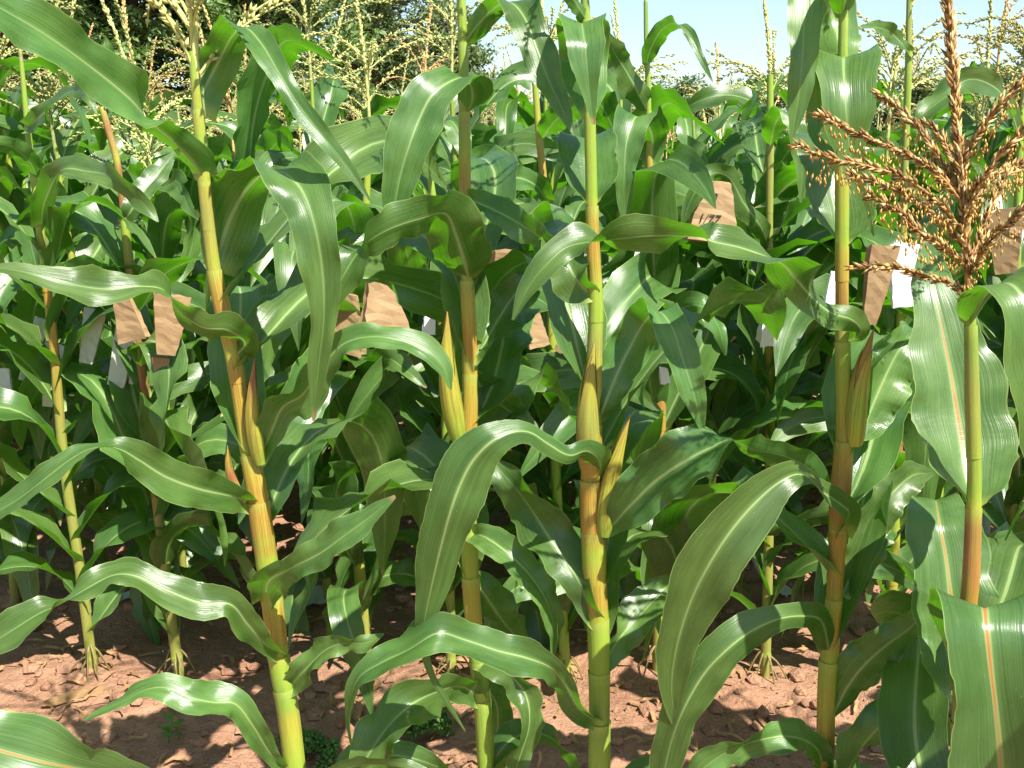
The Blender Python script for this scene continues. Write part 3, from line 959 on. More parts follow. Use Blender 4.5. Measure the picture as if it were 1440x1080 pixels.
# C: the straight middle plant
hero(
    'straight corn plant with thick orange streaked lower stalk and a pointed yellow ear sticking out', 1.15,
    [(820, -60, 10), (822, -10, 12), (826, 60, 13), (829, 150, 14), (832, 280, 15), (834, 350, 16), (838, 430, 18), (836, 500, 21), (834, 560, 24), (832, 660, 27),
     (834, 740, 31), (838, 840, 30), (842, 900, 29), (843, 1000, 27), (843, 1080, 27)],
    [(-90, GRN), (60, LIME), (270, LIME), (292, YEL), (340, ORA), (395, YEL), (410, LIME), (450, LIME), (480, OLV), (560, YEL), (640, ORA), (700, ORA),
     (762, ORA), (772, LIME), (800, YEL), (850, ORA), (880, LIME), (940, LIME), (1000, GRN), (1080, LIME), (2000, GRN)],
    [[(825, 30, 1.15, 12), (812, 8, 1.13, 20), (797, -15, 1.11, 18), (778, -55, 1.1, 3)],
     {'p': [(828, 160, 1.15, 16, 0), (826, 120, 1.17, 60, 0), (822, 80, 1.19, 80, 0), (819, 48, 1.17, 78, 0), (818, 31, 1.12, 70, 0), (821, 52, 1.08, 62, 0),
            (825, 90, 1.07, 46, 0), (829, 130, 1.07, 24, 0), (835, 175, 1.07, 5, 0)], 'fold': 0.45, 'ruffle': 0.08},
     {'p': [(832, 292, 1.15, 20, 0), (830, 268, 1.17, 66, 0), (829, 238, 1.19, 84, 0), (826, 210, 1.21, 86, 0), (824, 193, 1.25, 80, 0), (822, 208, 1.31, 66, 0), (820, 262, 1.36, 8, 0)],
      'ruffle': 0.1},
     [(836, 417, 1.15, 16), (815, 400, 1.15, 50), (797, 370, 1.16, 66), (788, 345, 1.18, 64), (785, 325, 1.22, 52), (792, 312, 1.28, 12)],
     [(840, 598, 1.15, 18, -10), (850, 570, 1.14, 36, -20), (866, 530, 1.15, 54, -35), (885, 490, 1.16, 66, -40), (905, 455, 1.16, 60, -35), (925, 437, 1.13, 50, -8),
      (945, 460, 1.1, 50, 18), (960, 505, 1.09, 48, 20), (976, 555, 1.08, 36, 18), (989, 610, 1.08, 4, 15)],
     {'p': [(840, 676, 1.15, 26, 0), (844, 650, 1.11, 46, 20), (826, 634, 1.08, 34, 60), (800, 640, 1.06, 28, 95), (772, 625, 1.05, 32, 105), (745, 608, 1.04, 34, 108),
            (718, 608, 1.03, 44, 122), (690, 622, 1.02, 60, 140), (665, 648, 1.02, 74, 152), (648, 680, 1.02, 80, 160), (634, 718, 1.02, 80, 166), (620, 770, 1.03, 68, 171),
            (608, 820, 1.04, 52, 173), (598, 868, 1.05, 33, 176), (595, 903, 1.06, 15, 180), (606, 947, 1.06, 10, 200), (627, 985, 1.06, 9, 205), (654, 1028, 1.06, 2, 205)],
      'ruffle': 0.07},
     {'p': [(839, 872, 1.15, 18), (827, 850, 1.14, 32), (812, 815, 1.15, 44), (790, 780, 1.17, 62), (765, 745, 1.19, 66), (738, 705, 1.21, 58), (712, 672, 1.23, 42), (690, 645, 1.25, 6)],
      'ruffle': 0.08},
     [(846, 748, 1.15, 14), (862, 738, 1.13, 24), (885, 712, 1.11, 48), (920, 678, 1.09, 62), (960, 650, 1.07, 66), (1000, 628, 1.06, 44), (1027, 618, 1.06, 24),
      (1060, 632, 1.07, 26), (1100, 640, 1.08, 30), (1140, 660, 1.09, 28), (1172, 694, 1.1, 4)],
     [(842, 1016, 1.15, 14), (815, 998, 1.12, 28), (797, 967, 1.1, 26), (775, 940, 1.08, 32), (740, 925, 1.07, 42), (700, 915, 1.06, 42), (655, 900, 1.05, 38), (615, 890, 1.04, 40),
      (575, 912, 1.04, 38), (535, 932, 1.04, 32), (503, 955, 1.04, 18), (490, 1000, 1.04, 12), (494, 1050, 1.04, 2)],
     [(843, 945, 1.15, 14), (862, 912, 1.16, 36), (888, 878, 1.18, 50), (918, 845, 1.2, 46), (942, 822, 1.22, 32), (975, 802, 1.24, 22), (1008, 802, 1.26, 4)]],
    ears=[((850, 752), (886, 585), 24, 1.14, [(0, LIME), (.5, YEL), (.8, YEL), (1, ORA)]),
          ((831, 668), (836, 480), 30, 1.135, [(0, ORA), (.4, OLV), (.7, YEL), (1, YEL)])],
    nodes=(30, 160, 292, 417, 598, 676, 765, 872, 945, 1016), seed=3, back=(0.55, 0.62, 0.7, 0.78, 0.86), auto=(0.1, 0.3, 0.09, 0.55, 0.4), streak=0.85, tassel=(TASSELS[4], 1.0))

# D: right of the middle
hero(
    'corn plant with brown streaked ear leaning off its orange stalk', 1.15,
    [(1188, -70, 10), (1187, -10, 12), (1186, 30, 12), (1185, 90, 13), (1184, 240, 16), (1184, 340, 16), (1184, 420, 17), (1185, 500, 19), (1187, 570, 20), (1186, 640, 23),
     (1181, 700, 25), (1177, 780, 22), (1173, 840, 21), (1167, 910, 23), (1162, 980, 22), (1160, 1080, 22)],
    [(-90, LIME), (80, LIME), (240, YEL), (330, LIME), (350, YEL), (400, ORA), (440, RED), (470, OLV), (500, LIME), (580, YEL), (640, ORA), (690, RED), (735, ORA), (830, ORA),
     (850, YEL), (890, ORA), (930, LIME), (985, YEL), (1080, ORA), (2000, GRN)],
    [{'p': [(1185, 28, 1.15, 14, 0), (1187, 8, 1.14, 42, 0), (1192, -16, 1.12, 52, 0), (1197, -40, 1.07, 50, 0), (1205, -30, 1.0, 40, 0), (1215, -10, .96, 4, 0)]},
     {'p': [(1185, 84, 1.15, 18, 0), (1181, 60, 1.17, 72, 5), (1172, 28, 1.19, 88, 5), (1158, -8, 1.18, 84, 5), (1143, -38, 1.14, 74, 5), (1133, -18, 1.10, 56, 5), (1131, 30, 1.08, 48, 0),
            (1128, 90, 1.07, 44, 0), (1121, 150, 1.07, 28, 0), (1112, 200, 1.07, 3, 0)]},
     {'p': [(1184, 232, 1.15, 18, 0), (1180, 190, 1.17, 74, 0), (1181, 150, 1.18, 100, 0), (1184, 108, 1.17, 104, 0), (1186, 79, 1.12, 100, 0), (1187, 102, 1.08, 96, -2),
            (1190, 150, 1.06, 80, -3), (1194, 200, 1.06, 50, -5), (1201, 245, 1.06, 30, -8), (1215, 290, 1.06, 14, -15), (1229, 332, 1.06, 2, -15)], 'fold': 0.3, 'ruffle': 0.07},
     {'p': [(1183, 349, 1.15, 20, 0), (1182, 325, 1.17, 78, 0), (1180, 290, 1.19, 98, 0), (1172, 250, 1.21, 92, 5), (1160, 215, 1.23, 78, 10), (1148, 193, 1.26, 62, 15),
            (1136, 187, 1.31, 42, 15), (1122, 205, 1.36, 6, 15)], 'ruffle': 0.08},
     [(1188, 482, 1.15, 18), (1211, 468, 1.12, 30), (1198, 450, 1.09, 34), (1168, 440, 1.08, 36), (1143, 420, 1.07, 42), (1118, 390, 1.06, 52), (1097, 368, 1.05, 46), (1047, 349, 1.04, 50),
      (1004, 339, 1.03, 40), (983, 332, 1.03, 40), (922, 331, 1.03, 38), (872, 335, 1.03, 36), (842, 338, 1.03, 36), (800, 346, 1.03, 34), (768, 372, 1.02, 34), (742, 405, 1.02, 24), (721, 450, 1.02, 3)],
     [(1198, 618, 1.16, 16, -20), (1215, 598, 1.17, 54, -40), (1232, 560, 1.18, 74, -45), (1250, 520, 1.19, 76, -40), (1270, 485, 1.2, 58, -40), (1290, 470, 1.22, 42, -30), (1312, 484, 1.24, 8, -30)],
     {'p': [(1183, 745, 1.15, 22, 0), (1194, 722, 1.11, 36, 40), (1178, 706, 1.09, 34, 85), (1155, 690, 1.07, 34, 115), (1134, 669, 1.05, 38, 125), (1110, 670, 1.03, 44, 122), (1075, 695, 1.02, 64, 128),
            (1035, 738, 1.01, 88, 135), (1000, 790, 1.01, 92, 145), (970, 850, 1.02, 78, 155), (950, 920, 1.03, 54, 165), (945, 980, 1.04, 31, 175), (958, 1044, 1.05, 3, 190)], 'ruffle': 0.08},
     [(1182, 838, 1.16, 16, -25), (1200, 805, 1.17, 54, -30), (1215, 765, 1.18, 60, -35), (1232, 725, 1.19, 54, -40), (1258, 690, 1.2, 52, -50), (1285, 668, 1.22, 42, -50), (1312, 665, 1.24, 5, -60)],
     {'p': [(1167, 930, 1.15, 20, 0), (1163, 900, 1.13, 40, 20), (1154, 872, 1.1, 40, 60), (1130, 866, 1.08, 40, 90), (1095, 870, 1.06, 40, 100), (1055, 888, 1.05, 56, 115), (1020, 915, 1.04, 66, 125),
            (988, 950, 1.04, 64, 135), (960, 1000, 1.04, 60, 148), (942, 1050, 1.05, 52, 158), (930, 1110, 1.06, 32, 165), (924, 1175, 1.06, 3, 165)], 'ruffle': 0.12},
     [(1170, 1010, 1.15, 16, -30), (1190, 968, 1.14, 56, -35), (1215, 935, 1.13, 66, -42), (1245, 908, 1.12, 58, -50), (1275, 886, 1.11, 42, -55), (1300, 862, 1.1, 30, -50), (1322, 828, 1.1, 4, -45)],
     [(1162, 1130, 1.15, 16), (1190, 1085, 1.13, 54), (1215, 1045, 1.12, 60), (1245, 1015, 1.11, 52), (1275, 998, 1.11, 36), (1300, 1002, 1.12, 22), (1322, 1022, 1.12, 3)],
     [(1160, 1088, 1.15, 14), (1148, 1052, 1.13, 32), (1115, 1036, 1.11, 38), (1075, 1040, 1.1, 42), (1030, 1055, 1.09, 42), (990, 1080, 1.09, 36), (958, 1113, 1.1, 4)]],
    ears=[((1201, 625), (1229, 462), 27, 1.145, [(0, YEL), (.35, LIME), (.7, ORA), (1, RED)])],
    nodes=(28, 84, 232, 349, 482, 620, 745, 838, 930, 1010), seed=4, back=(0.55, 0.64, 0.72, 0.8), auto=(0.1, 0.3, 0.09, 0.55, 0.4), streak=0.7, tassel=(TASSELS[0], 1.0))

# E: the near plant with the ripe brown tassel
E, Eo, EF = hero(
    'corn plant with ripe golden brown tassel and very broad leaves with orange midribs', 0.95,
    [(1362, 398, 12), (1365, 460, 15), (1367, 560, 18), (1370, 660, 19), (1369, 720, 20), (1366, 800, 22), (1360, 870, 22), (1354, 950, 23), (1350, 1080, 24)],
    [(390, LIME), (440, LIME), (470, GRN), (560, OLV), (690, LIME), (712, YEL), (740, RED), (800, (0.42, 0.16, 0.05)), (850, ORA), (950, OLV), (1080, GRN), (2500, GRN)],
    [{'p': [(1369, 716, .95, 24, 0), (1364, 690, .97, 96, 0), (1357, 650, .99, 134, 0), (1350, 600, 1.01, 144, 5), (1340, 540, 1.03, 136, 5), (1328, 475, 1.05, 108, 5), (1316, 420, 1.07, 74, 5),
            (1310, 385, 1.09, 52, 5), (1306, 360, 1.12, 32, 5), (1302, 338, 1.16, 5, 5)], 'ruffle': 0.06, 'nu': 13},
     {'p': [(1364, 460, .95, 20, 0), (1374, 434, .93, 54, 12), (1392, 408, .91, 70, 22), (1420, 398, .88, 78, 20), (1443, 430, .86, 90, 18), (1452, 500, .85, 92, 14), (1463, 580, .85, 82, 12),
            (1476, 680, .86, 50, 10), (1486, 765, .87, 4, 8)], 'ruffle': 0.06, 'nu': 13},
     {'p': [(1355, 1010, .96, 26, 0), (1352, 960, .98, 106, 0), (1345, 900, 1.0, 130, 0), (1338, 840, 1.01, 124, 0), (1330, 780, 1.03, 116, 0), (1322, 735, 1.05, 98, 0), (1318, 713, 1.08, 76, 0),
            (1316, 702, 1.12, 50, 0), (1318, 724, 1.17, 8, 0)], 'ruffle': 0.12, 'nu': 13},
     {'p': [(1357, 938, .94, 26, 0), (1368, 902, .94, 96, 0), (1378, 872, .92, 146, 0), (1384, 853, .89, 156, -4), (1388, 882, .86, 138, -3), (1394, 940, .85, 134, -3), (1402, 1010, .85, 144, -3),
            (1408, 1080, .86, 152, -3), (1412, 1160, .88, 132, 0), (1415, 1260, .92, 60, 0), (1415, 1325, .95, 5, 0)], 'ruffle': 0.07, 'nu': 13}],
    nodes=(460, 716, 938, 1010), seed=5, back=(0.4, 0.6), auto=(0.1, 0.3, 0.09, 0.55, 0.4), streak=0.25, red=(0, 2, 3))

GOLD = [(0.29, 0.165, 0.045), (0.38, 0.24, 0.075), (0.17, 0.09, 0.03), (0.5, 0.37, 0.16)]


def gold_branch(parent, pts, size, seed, name='tassel_branch', step=0.0024, anth=True, rad=0.0016):
    C = catmull(np.array([at(*p) for p in pts]), 8)
    n = len(C)
    mb = MB()
    mb.add(*tube(C, rad * np.linspace(1, 0.4, n), np.tile([0.3, 0.17, 0.06, 1], (n, 1)), 5))
    spikelets(mb, C, size, step, 0.55, seed, GOLD, 0, True, 0.04, 0.62)
    if anth:
        r = np.random.default_rng(seed + 900)
        d = np.concatenate([[0], np.cumsum(np.linalg.norm(np.diff(C, axis=0), axis=1))])
        for _ in range(int(d[-1] / 0.0014)):
            q = (0.1 + 0.85 * r.random()) * d[-1]
            p = np.array([np.interp(q, d, C[:, a]) for a in range(3)])
            p = p + r.normal(size=3) * 0.003 - np.array([0, 0, r.uniform(0.002, 0.02)])
            dr = nrm(np.array([r.normal() * 0.25, r.normal() * 0.25, -1.0]))
            a = nrm(np.cross(dr, np.array([1.0, 0.2, 0])))
            b = np.cross(dr, a)
            s = r.uniform(0.005, 0.0075)
            mb.add(p + s * (SPK_V[:, :1] * dr + 0.9 * SPK_V[:, 1:2] * a + 0.9 * SPK_V[:, 2:] * b), SPK_F, None, None, 1)
    return link(name, mb.mesh(name, [SPIKELET, ANTHER], origin=Eo), parent)


te = gold_branch(E, [(1362, 408, .95), (1358, 330, .95), (1352, 240, .95), (1342, 130, .95), (1334, 20, .95), (1326, -60, .95)], 0.014, 70, 'tassel', 0.0012, False, 0.0035)
for i, br in enumerate([
        [(1357, 330, .95), (1320, 285, .93), (1270, 250, .91), (1215, 232, .90), (1165, 222, .89), (1120, 204, .88)],
        [(1352, 285, .95), (1325, 250, .94), (1293, 227, .93), (1253, 207, .92), (1209, 189, .91), (1152, 162, .90)],
        [(1350, 272, .95), (1320, 222, .97), (1293, 184, .99), (1271, 160, 1.0), (1238, 133, 1.02)],
        [(1358, 375, .95), (1330, 350, .93), (1287, 322, .91), (1264, 300, .90), (1224, 276, .89)],
        [(1357, 345, .95), (1320, 309, .95), (1287, 282, .95), (1253, 264, .95), (1198, 247, .95)],
        [(1353, 255, .95), (1362, 211, .95), (1378, 184, .94), (1409, 144, .93), (1450, 100, .92)],
        [(1356, 310, .95), (1369, 273, .94), (1387, 244, .93), (1416, 207, .92), (1455, 165, .91)],
        [(1360, 385, .95), (1382, 322, .96), (1398, 278, .97), (1413, 251, .98), (1445, 222, .99)],
        [(1361, 392, .95), (1393, 333, .92), (1416, 315, .90), (1448, 284, .88)],
        [(1360, 425, .95), (1343, 404, .93), (1310, 391, .92), (1260, 377, .91), (1206, 375, .90)],
        [(1353, 262, .95), (1335, 215, .99), (1312, 180, 1.02), (1282, 170, 1.05)],
        [(1356, 300, .95), (1392, 255, 1.0), (1425, 232, 1.04), (1450, 235, 1.08)]]):
    gold_branch(te, br, 0.0125, 80 + i, rad=0.0016, anth=i != 9)

# a plant just off the frame whose leaf reaches in at the bottom
hero(
    'corn plant beyond the picture edge whose wide blade reaches in low over the soil', 0.8,
    [(-330, 700, 20), (-330, 850, 22), (-330, 1000, 24), (-330, 1080, 24)],
    [(600, LIME), (2000, GRN)],
    [{'p': [(-325, 1050, .8, 20), (-260, 1000, .78, 60), (-150, 1005, .76, 80), (-50, 1040, .76, 92), (60, 1072, .76, 98), (160, 1092, .78, 84), (250, 1118, .8, 44), (305, 1140, .8, 4)], 'nu': 11}],
    nodes=(850, 1050), seed=6, red=(0,), auto=(0.75, 0.95, 0.1, 0.6, 2.2))

# ------------------------------------------------------------------ second row
R2 = 2.05
second = [
    # label, stem, stops, traced leaves, auto leaf range, tassel
    ('corn plant with pale yellow green stalk next to the white paper bags', [(30, 85, 6), (40, 190, 8), (55, 310, 9), (68, 420, 12), (77, 500, 13), (90, 650, 14), (112, 800, 14), (133, 960, 14)],
     [(0, LIME), (300, LIME), (400, ORA), (480, ORA), (600, OLV), (1000, OLV)],
     [[(40, 180, 2.05, 14), (55, 165, 2.0, 26), (95, 130, 1.95, 22), (120, 132, 1.9, 18), (135, 160, 1.88, 3)],
      [(52, 250, 2.05, 12, 0), (40, 225, 2.0, 30, 20), (12, 205, 1.95, 28, 50), (-30, 200, 1.9, 10, 60)],
      [(58, 320, 2.05, 14), (62, 285, 2.0, 28), (85, 240, 1.9, 34), (120, 240, 1.85, 34), (160, 250, 1.8, 30), (200, 285, 1.78, 24), (222, 312, 1.77, 3)]],
     (0.1, 0.95, 0.056, 1.0, 0.3), (TASSELS[2], 1.0)),
    ('corn plant with dark red curved upper stalk', [(142, 148, 8), (153, 185, 9), (165, 230, 9), (174, 300, 10), (188, 430, 13), (202, 540, 13), (220, 700, 14), (240, 860, 15), (253, 958, 15)],
     [(120, LIME), (150, YEL), (180, RED), (225, YEL), (240, RED), (300, RED), (312, LIME), (400, PUR), (560, RED), (800, OLV), (1000, OLV)],
     [[(142, 150, 2.05, 12), (140, 128, 2.04, 22), (150, 100, 2.02, 20), (152, 70, 2.0, 14), (148, 52, 2.0, 3)],
      [(174, 312, 2.05, 12, 0), (185, 295, 2.04, 30, -20), (200, 270, 2.06, 34, -35), (225, 240, 2.1, 30, -40), (245, 215, 2.14, 4, -40)]],
     (0.1, 0.92, 0.056, 1.05, 2.6), None),
    ('corn plant with brown streaked husk and a brown paper bag by its ear', [(520, 180, 7), (514, 300, 11), (506, 430, 14), (498, 520, 18), (491, 640, 18), (494, 720, 15), (505, 800, 15), (514, 900, 15), (518, 968, 15)],
     [(150, LIME), (400, YEL), (480, ORA), (560, RED), (640, ORA), (700, LIME), (780, YEL), (900, OLV), (1000, OLV)],
     [[(500, 540, 2.05, 12), (520, 520, 2.0, 30), (545, 505, 1.95, 32), (570, 520, 1.9, 24), (600, 545, 1.88, 3)],
      [(492, 760, 2.05, 12), (510, 740, 2.0, 30), (545, 710, 1.9, 36), (590, 705, 1.8, 38), (625, 725, 1.75, 26), (650, 750, 1.74, 3)]],
     (0.1, 0.95, 0.056, 1.0, 1.2), (TASSELS[4], 1.0)),
    ('corn plant with orange stalk behind the ear hugging plant', [(595, 200, 7), (607, 265, 9), (614, 330, 11), (618, 420, 12), (623, 500, 12), (628, 640, 13), (632, 800, 14), (635, 962, 14)],
     [(180, LIME), (300, LIME), (360, ORA), (480, ORA), (560, LIME), (1000, OLV)],
     [[(600, 228, 2.05, 12, 0), (604, 205, 2.04, 34, 20), (615, 178, 2.0, 36, 20), (635, 170, 1.95, 34, 20), (650, 200, 1.92, 30, 25), (660, 240, 1.9, 4, 25)]],
     (0.1, 0.95, 0.056, 1.05, 0.1), None),
    ('corn plant with cut yellow stalk top above a shiny dark leaf', [(752, 108, 9), (757, 180, 9), (763, 240, 10), (768, 300, 11), (773, 400, 12), (776, 470, 13), (780, 620, 14), (788, 800, 15), (796, 965, 15)],
     [(90, LIME), (180, YEL), (250, ORA), (300, OLV), (450, YEL), (520, LIME), (900, LIME), (1000, OLV)],
     [[(763, 195, 2.05, 14, 0), (772, 180, 2.0, 36, -30), (792, 160, 1.95, 38, -40), (815, 150, 1.9, 30, -60), (835, 158, 1.88, 3, -60)],
      [(768, 282, 2.05, 14), (755, 262, 2.0, 30), (730, 250, 1.95, 32), (700, 255, 1.9, 30), (660, 272, 1.85, 30), (620, 300, 1.82, 3)]],
     (0.1, 0.95, 0.056, 1.05, 0.5), None),
    ('corn plant with reddish orange stalk and curled dark top leaf', [(908, 0, 6), (909, 60, 7), (911, 110, 7), (913, 200, 8), (915, 320, 11), (919, 430, 13), (925, 540, 20), (927, 680, 17), (926, 800, 15), (925, 958, 15)],
     [(0, GRN), (150, LIME), (220, YEL), (240, ORA), (330, ORA), (430, ORA), (520, RED), (620, ORA), (700, ORA), (800, LIME), (860, YEL), (1000, OLV)],
     [[(909, 94, 2.05, 10, 0), (913, 74, 2.03, 26, -25), (926, 48, 2.0, 26, -35), (945, 33, 1.95, 22, -60), (968, 45, 1.92, 16, 60), (985, 80, 1.9, 12, 45), (1002, 115, 1.9, 2, 40)],
      [(911, 158, 2.05, 12), (897, 130, 2.03, 32), (880, 100, 2.0, 34), (862, 70, 1.98, 26), (850, 40, 1.96, 3)],
      {'p': [(914, 238, 2.05, 12, 0), (918, 205, 2.05, 48, 0), (912, 178, 2.0, 54, 0), (895, 163, 1.95, 54, -3), (882, 195, 1.92, 50, -12), (878, 240, 1.91, 34, -10), (878, 290, 1.91, 18, -5), (882, 325, 1.91, 2, 0)], 'fold': 0.4},
      [(922, 520, 2.05, 14), (935, 480, 2.0, 30), (950, 440, 1.95, 36), (985, 430, 1.9, 34), (1010, 460, 1.88, 24), (1020, 500, 1.88, 3)]],
     (0.1, 0.92, 0.056, 1.05, 0.9), (TASSELS[6], 0.9)),
    ('corn plant with cut blunt stalk top and straight olive stalk', [(1083, 103, 9), (1083, 200, 10), (1082, 300, 10), (1082, 420, 11), (1083, 500, 14), (1083, 640, 13), (1080, 800, 14), (1076, 955, 14)],
     [(90, LIME), (160, LIME), (210, OLV), (330, OLV), (450, ORA), (500, YEL), (600, YEL), (800, OLV), (1000, OLV)],
     [{'p': [(1083, 206, 2.05, 12, 0), (1086, 190, 2.0, 34, -10), (1092, 170, 1.97, 36, -15), (1108, 158, 1.92, 32, -20), (1122, 190, 1.9, 30, 10), (1128, 240, 1.9, 20, 5), (1126, 285, 1.9, 3, 5)]},
      [(1082, 350, 2.05, 12), (1070, 320, 2.0, 26), (1045, 285, 1.95, 30), (1025, 250, 1.92, 26), (1000, 245, 1.9, 26), (975, 275, 1.88, 22), (958, 320, 1.88, 3)]],
     (0.1, 0.95, 0.056, 1.0, 2.9), None),
    ('tall corn plant with smooth green stalk rising behind the ripe tassel', [(1279, -30, 7), (1278, 40, 8), (1277, 110, 9), (1272, 250, 10), (1268, 400, 12), (1266, 520, 14), (1262, 640, 14), (1256, 780, 15), (1250, 960, 15)],
     [(-40, GRN), (70, OLV), (100, LIME), (250, OLV), (460, YEL), (540, ORA), (620, RED), (700, LIME), (800, YEL), (1000, OLV)],
     [[(1278, 76, 2.05, 10), (1266, 58, 2.0, 20), (1245, 42, 1.95, 20), (1225, 38, 1.92, 14), (1208, 38, 1.9, 2)],
      {'p': [(1256, 742, 2.05, 12), (1240, 760, 2.0, 26), (1225, 800, 1.98, 30), (1220, 850, 1.97, 4)]}],
     (0.1, 0.95, 0.056, 1.05, 0.4), (TASSELS[0], 1.0)),
    ('corn plant with pale blade arching over beside the ripe tassel', [(1436, 150, 8), (1433, 240, 10), (1430, 330, 12), (1428, 420, 13), (1427, 560, 14), (1425, 780, 15), (1420, 960, 15)],
     [(100, LIME), (300, LIME), (420, OLV), (1000, OLV)],
     [[(1436, 200, 2.05, 12), (1420, 150, 2.0, 24), (1398, 122, 1.95, 28), (1362, 112, 1.9, 34), (1330, 135, 1.88, 34), (1300, 158, 1.87, 24), (1285, 172, 1.87, 3)]],
     (0.1, 0.95, 0.056, 1.0, 2.2), (TASSELS[3], 1.0)),
]
R2X = []
for i, (lab, stem, stops, lv, auto, tas) in enumerate(second):
    r_, o_, F_ = hero(lab, R2, stem, stops, lv, auto=auto, tassel=tas, seed=20 + i, streak=0.6)
    R2X.append(o_[0])

# ------------------------------------------------------------------ the rows behind
ROWS = [2.5, 2.95, 3.4, 3.9, 4.5, 5.1, 5.8, 6.6, 7.4, 8.2]
stem_lib = []
for i in range(8):
    r = np.random.default_rng(500 + i)
    hgt = r.uniform(1.1, 1.27)
    z = np.arange(-0.03, hgt, 0.012)
    bx, by = r.uniform(-0.05, 0.05, 2)
    t = np.clip(z, 0, 9) / hgt
    wob = r.uniform(0.004, 0.014)
    C = np.stack([bx * t ** 2 + wob * np.sin(t * 6 + i), by * t ** 2 + wob * np.cos(t * 5), z], 1)
    rad = np.interp(t, [0, .4, .8, 1], [.0105, .0105, .0065, .004])
    nodes = list(np.arange(0.06, 1.05, 0.058))
    warm = r.random() < 0.45
    cols = interp_col(t, [(0, OLV), (.3, LIME), (.5, ORA if warm else LIME), (.65, YEL if warm else LIME), (1, LIME)])
    mb = MB()
    mb.add(*tube(C, rad * stem_profile(z, nodes), np.hstack([cols, np.full((len(z), 1), 0.5)]), 8))
    stem_lib.append((mb.mesh('corn_stalk', STALK), C, hgt, nodes))

row_names = ['first', 'second', 'third', 'fourth', 'fifth', 'sixth', 'seventh', 'eighth', 'ninth', 'tenth']


def row_plant(x, y, seed, label, group, top=None):
    r = random.Random(seed)
    me, C, hgt, nodes = stem_lib[r.randrange(len(stem_lib))]
    s = r.uniform(0.88, 1.14)
    if top:
        s = top / hgt
    root = empty('corn_plant', (x, y, gz(x, y) if y < 5 else 0.0), r.uniform(0, 6.28))
    tag(root, label, 'corn plant', group)
    st = link('stalk', me, root)
    st.scale = (s, s, s)
    az = r.uniform(0, 6.28)
    lo = 0 if y < 4 else (7 if y < 5.5 else 10)
    for k, nz in enumerate(nodes[lo:]):
        i = int(np.argmin(np.abs(C[:, 2] - nz)))
        o = link('leaf', FREE[r.randrange(len(FREE))][0], root, Vector(C[i] * s))
        t = nz / hgt
        q = (0.62 + 0.5 * math.sin(math.pi * (0.1 + 0.75 * t))) * r.uniform(0.8, 1.2)
        o.scale = (q, q * r.uniform(0.95, 1.2), q)
        o.rotation_euler = (r.uniform(-0.15, 0.15), r.uniform(-0.2, 0.2), az + math.pi * (k % 2) + r.uniform(-0.6, 0.6))
    has = r.random() < (0.8 if y < 4.2 else 0.5)
    ti = r.randrange(len(TASSELS))
    if label.startswith('#'):
        kind = ('cream' if ti not in (5, 7) else 'tan') if has else None
        lead = ('tall ' if top else '') + ('corn plant with %s tassel' % kind if has else 'corn plant without tassel')
        root['label'] = lead + label[1:]
    if has:
        o = link('tassel', TASSELS[ti], root, Vector(C[-1] * s) - Vector((0, 0, 0.02)))
        q = r.uniform(1.05, 1.4)
        o.scale = (q, q, q)
        o.rotation_euler = (r.uniform(-0.1, 0.1), r.uniform(-0.1, 0.1), r.uniform(0, 6))
    return root


tall = [(1030, 2.95, 150), (1090, 2.95, 110), (1412, 2.95, 130), (880, 2.5, 150), (530, 2.95, 170), (590, 3.4, 160), (478, 2.95, 190), (432, 2.5, 110), (415, 3.4, 130),
        (10, 2.95, 150), (100, 3.4, 190), (200, 2.95, 200), (700, 2.95, 170), (755, 2.95, 120), (1215, 3.4, 140), (1130, 2.95, 150), (990, 3.4, 160), (340, 2.5, 140)]
seed = 1000
for ri, y in enumerate(ROWS):
    half = 0.53 * y + 0.35
    n = int(2 * half / 0.235)
    for k in range(n):
        x = -half + (k + 0.5) * 2 * half / n + random.uniform(-0.05, 0.05)
        seed += 1
        top = None
        for tp in tall:
            q = at(tp[0], tp[2], tp[1])
            if tp[1] == y and abs(q[0] - x) < 1.0 * half / n:
                top, x = q[2], q[0]
        row_plant(x, y + random.uniform(-0.06, 0.06), seed,
                  '# in the %s row behind the bagged plants' % row_names[ri],
                  'corn plants of the %s row at the back' % row_names[ri], top=top)

# extra plants added out of view beside the frame to shade the soil
for i, (x, y) in enumerate([(0.98, 1.2), (1.22, 1.1), (1.5, 1.25), (0.95, 0.75), (1.25, 0.7), (-1.3, 1.2), (-1.5, 1.3)]):
    row_plant(x, y, 3000 + i, 'corn plant of the front row standing just beyond the picture edge', 'added shading plants beyond the frame')

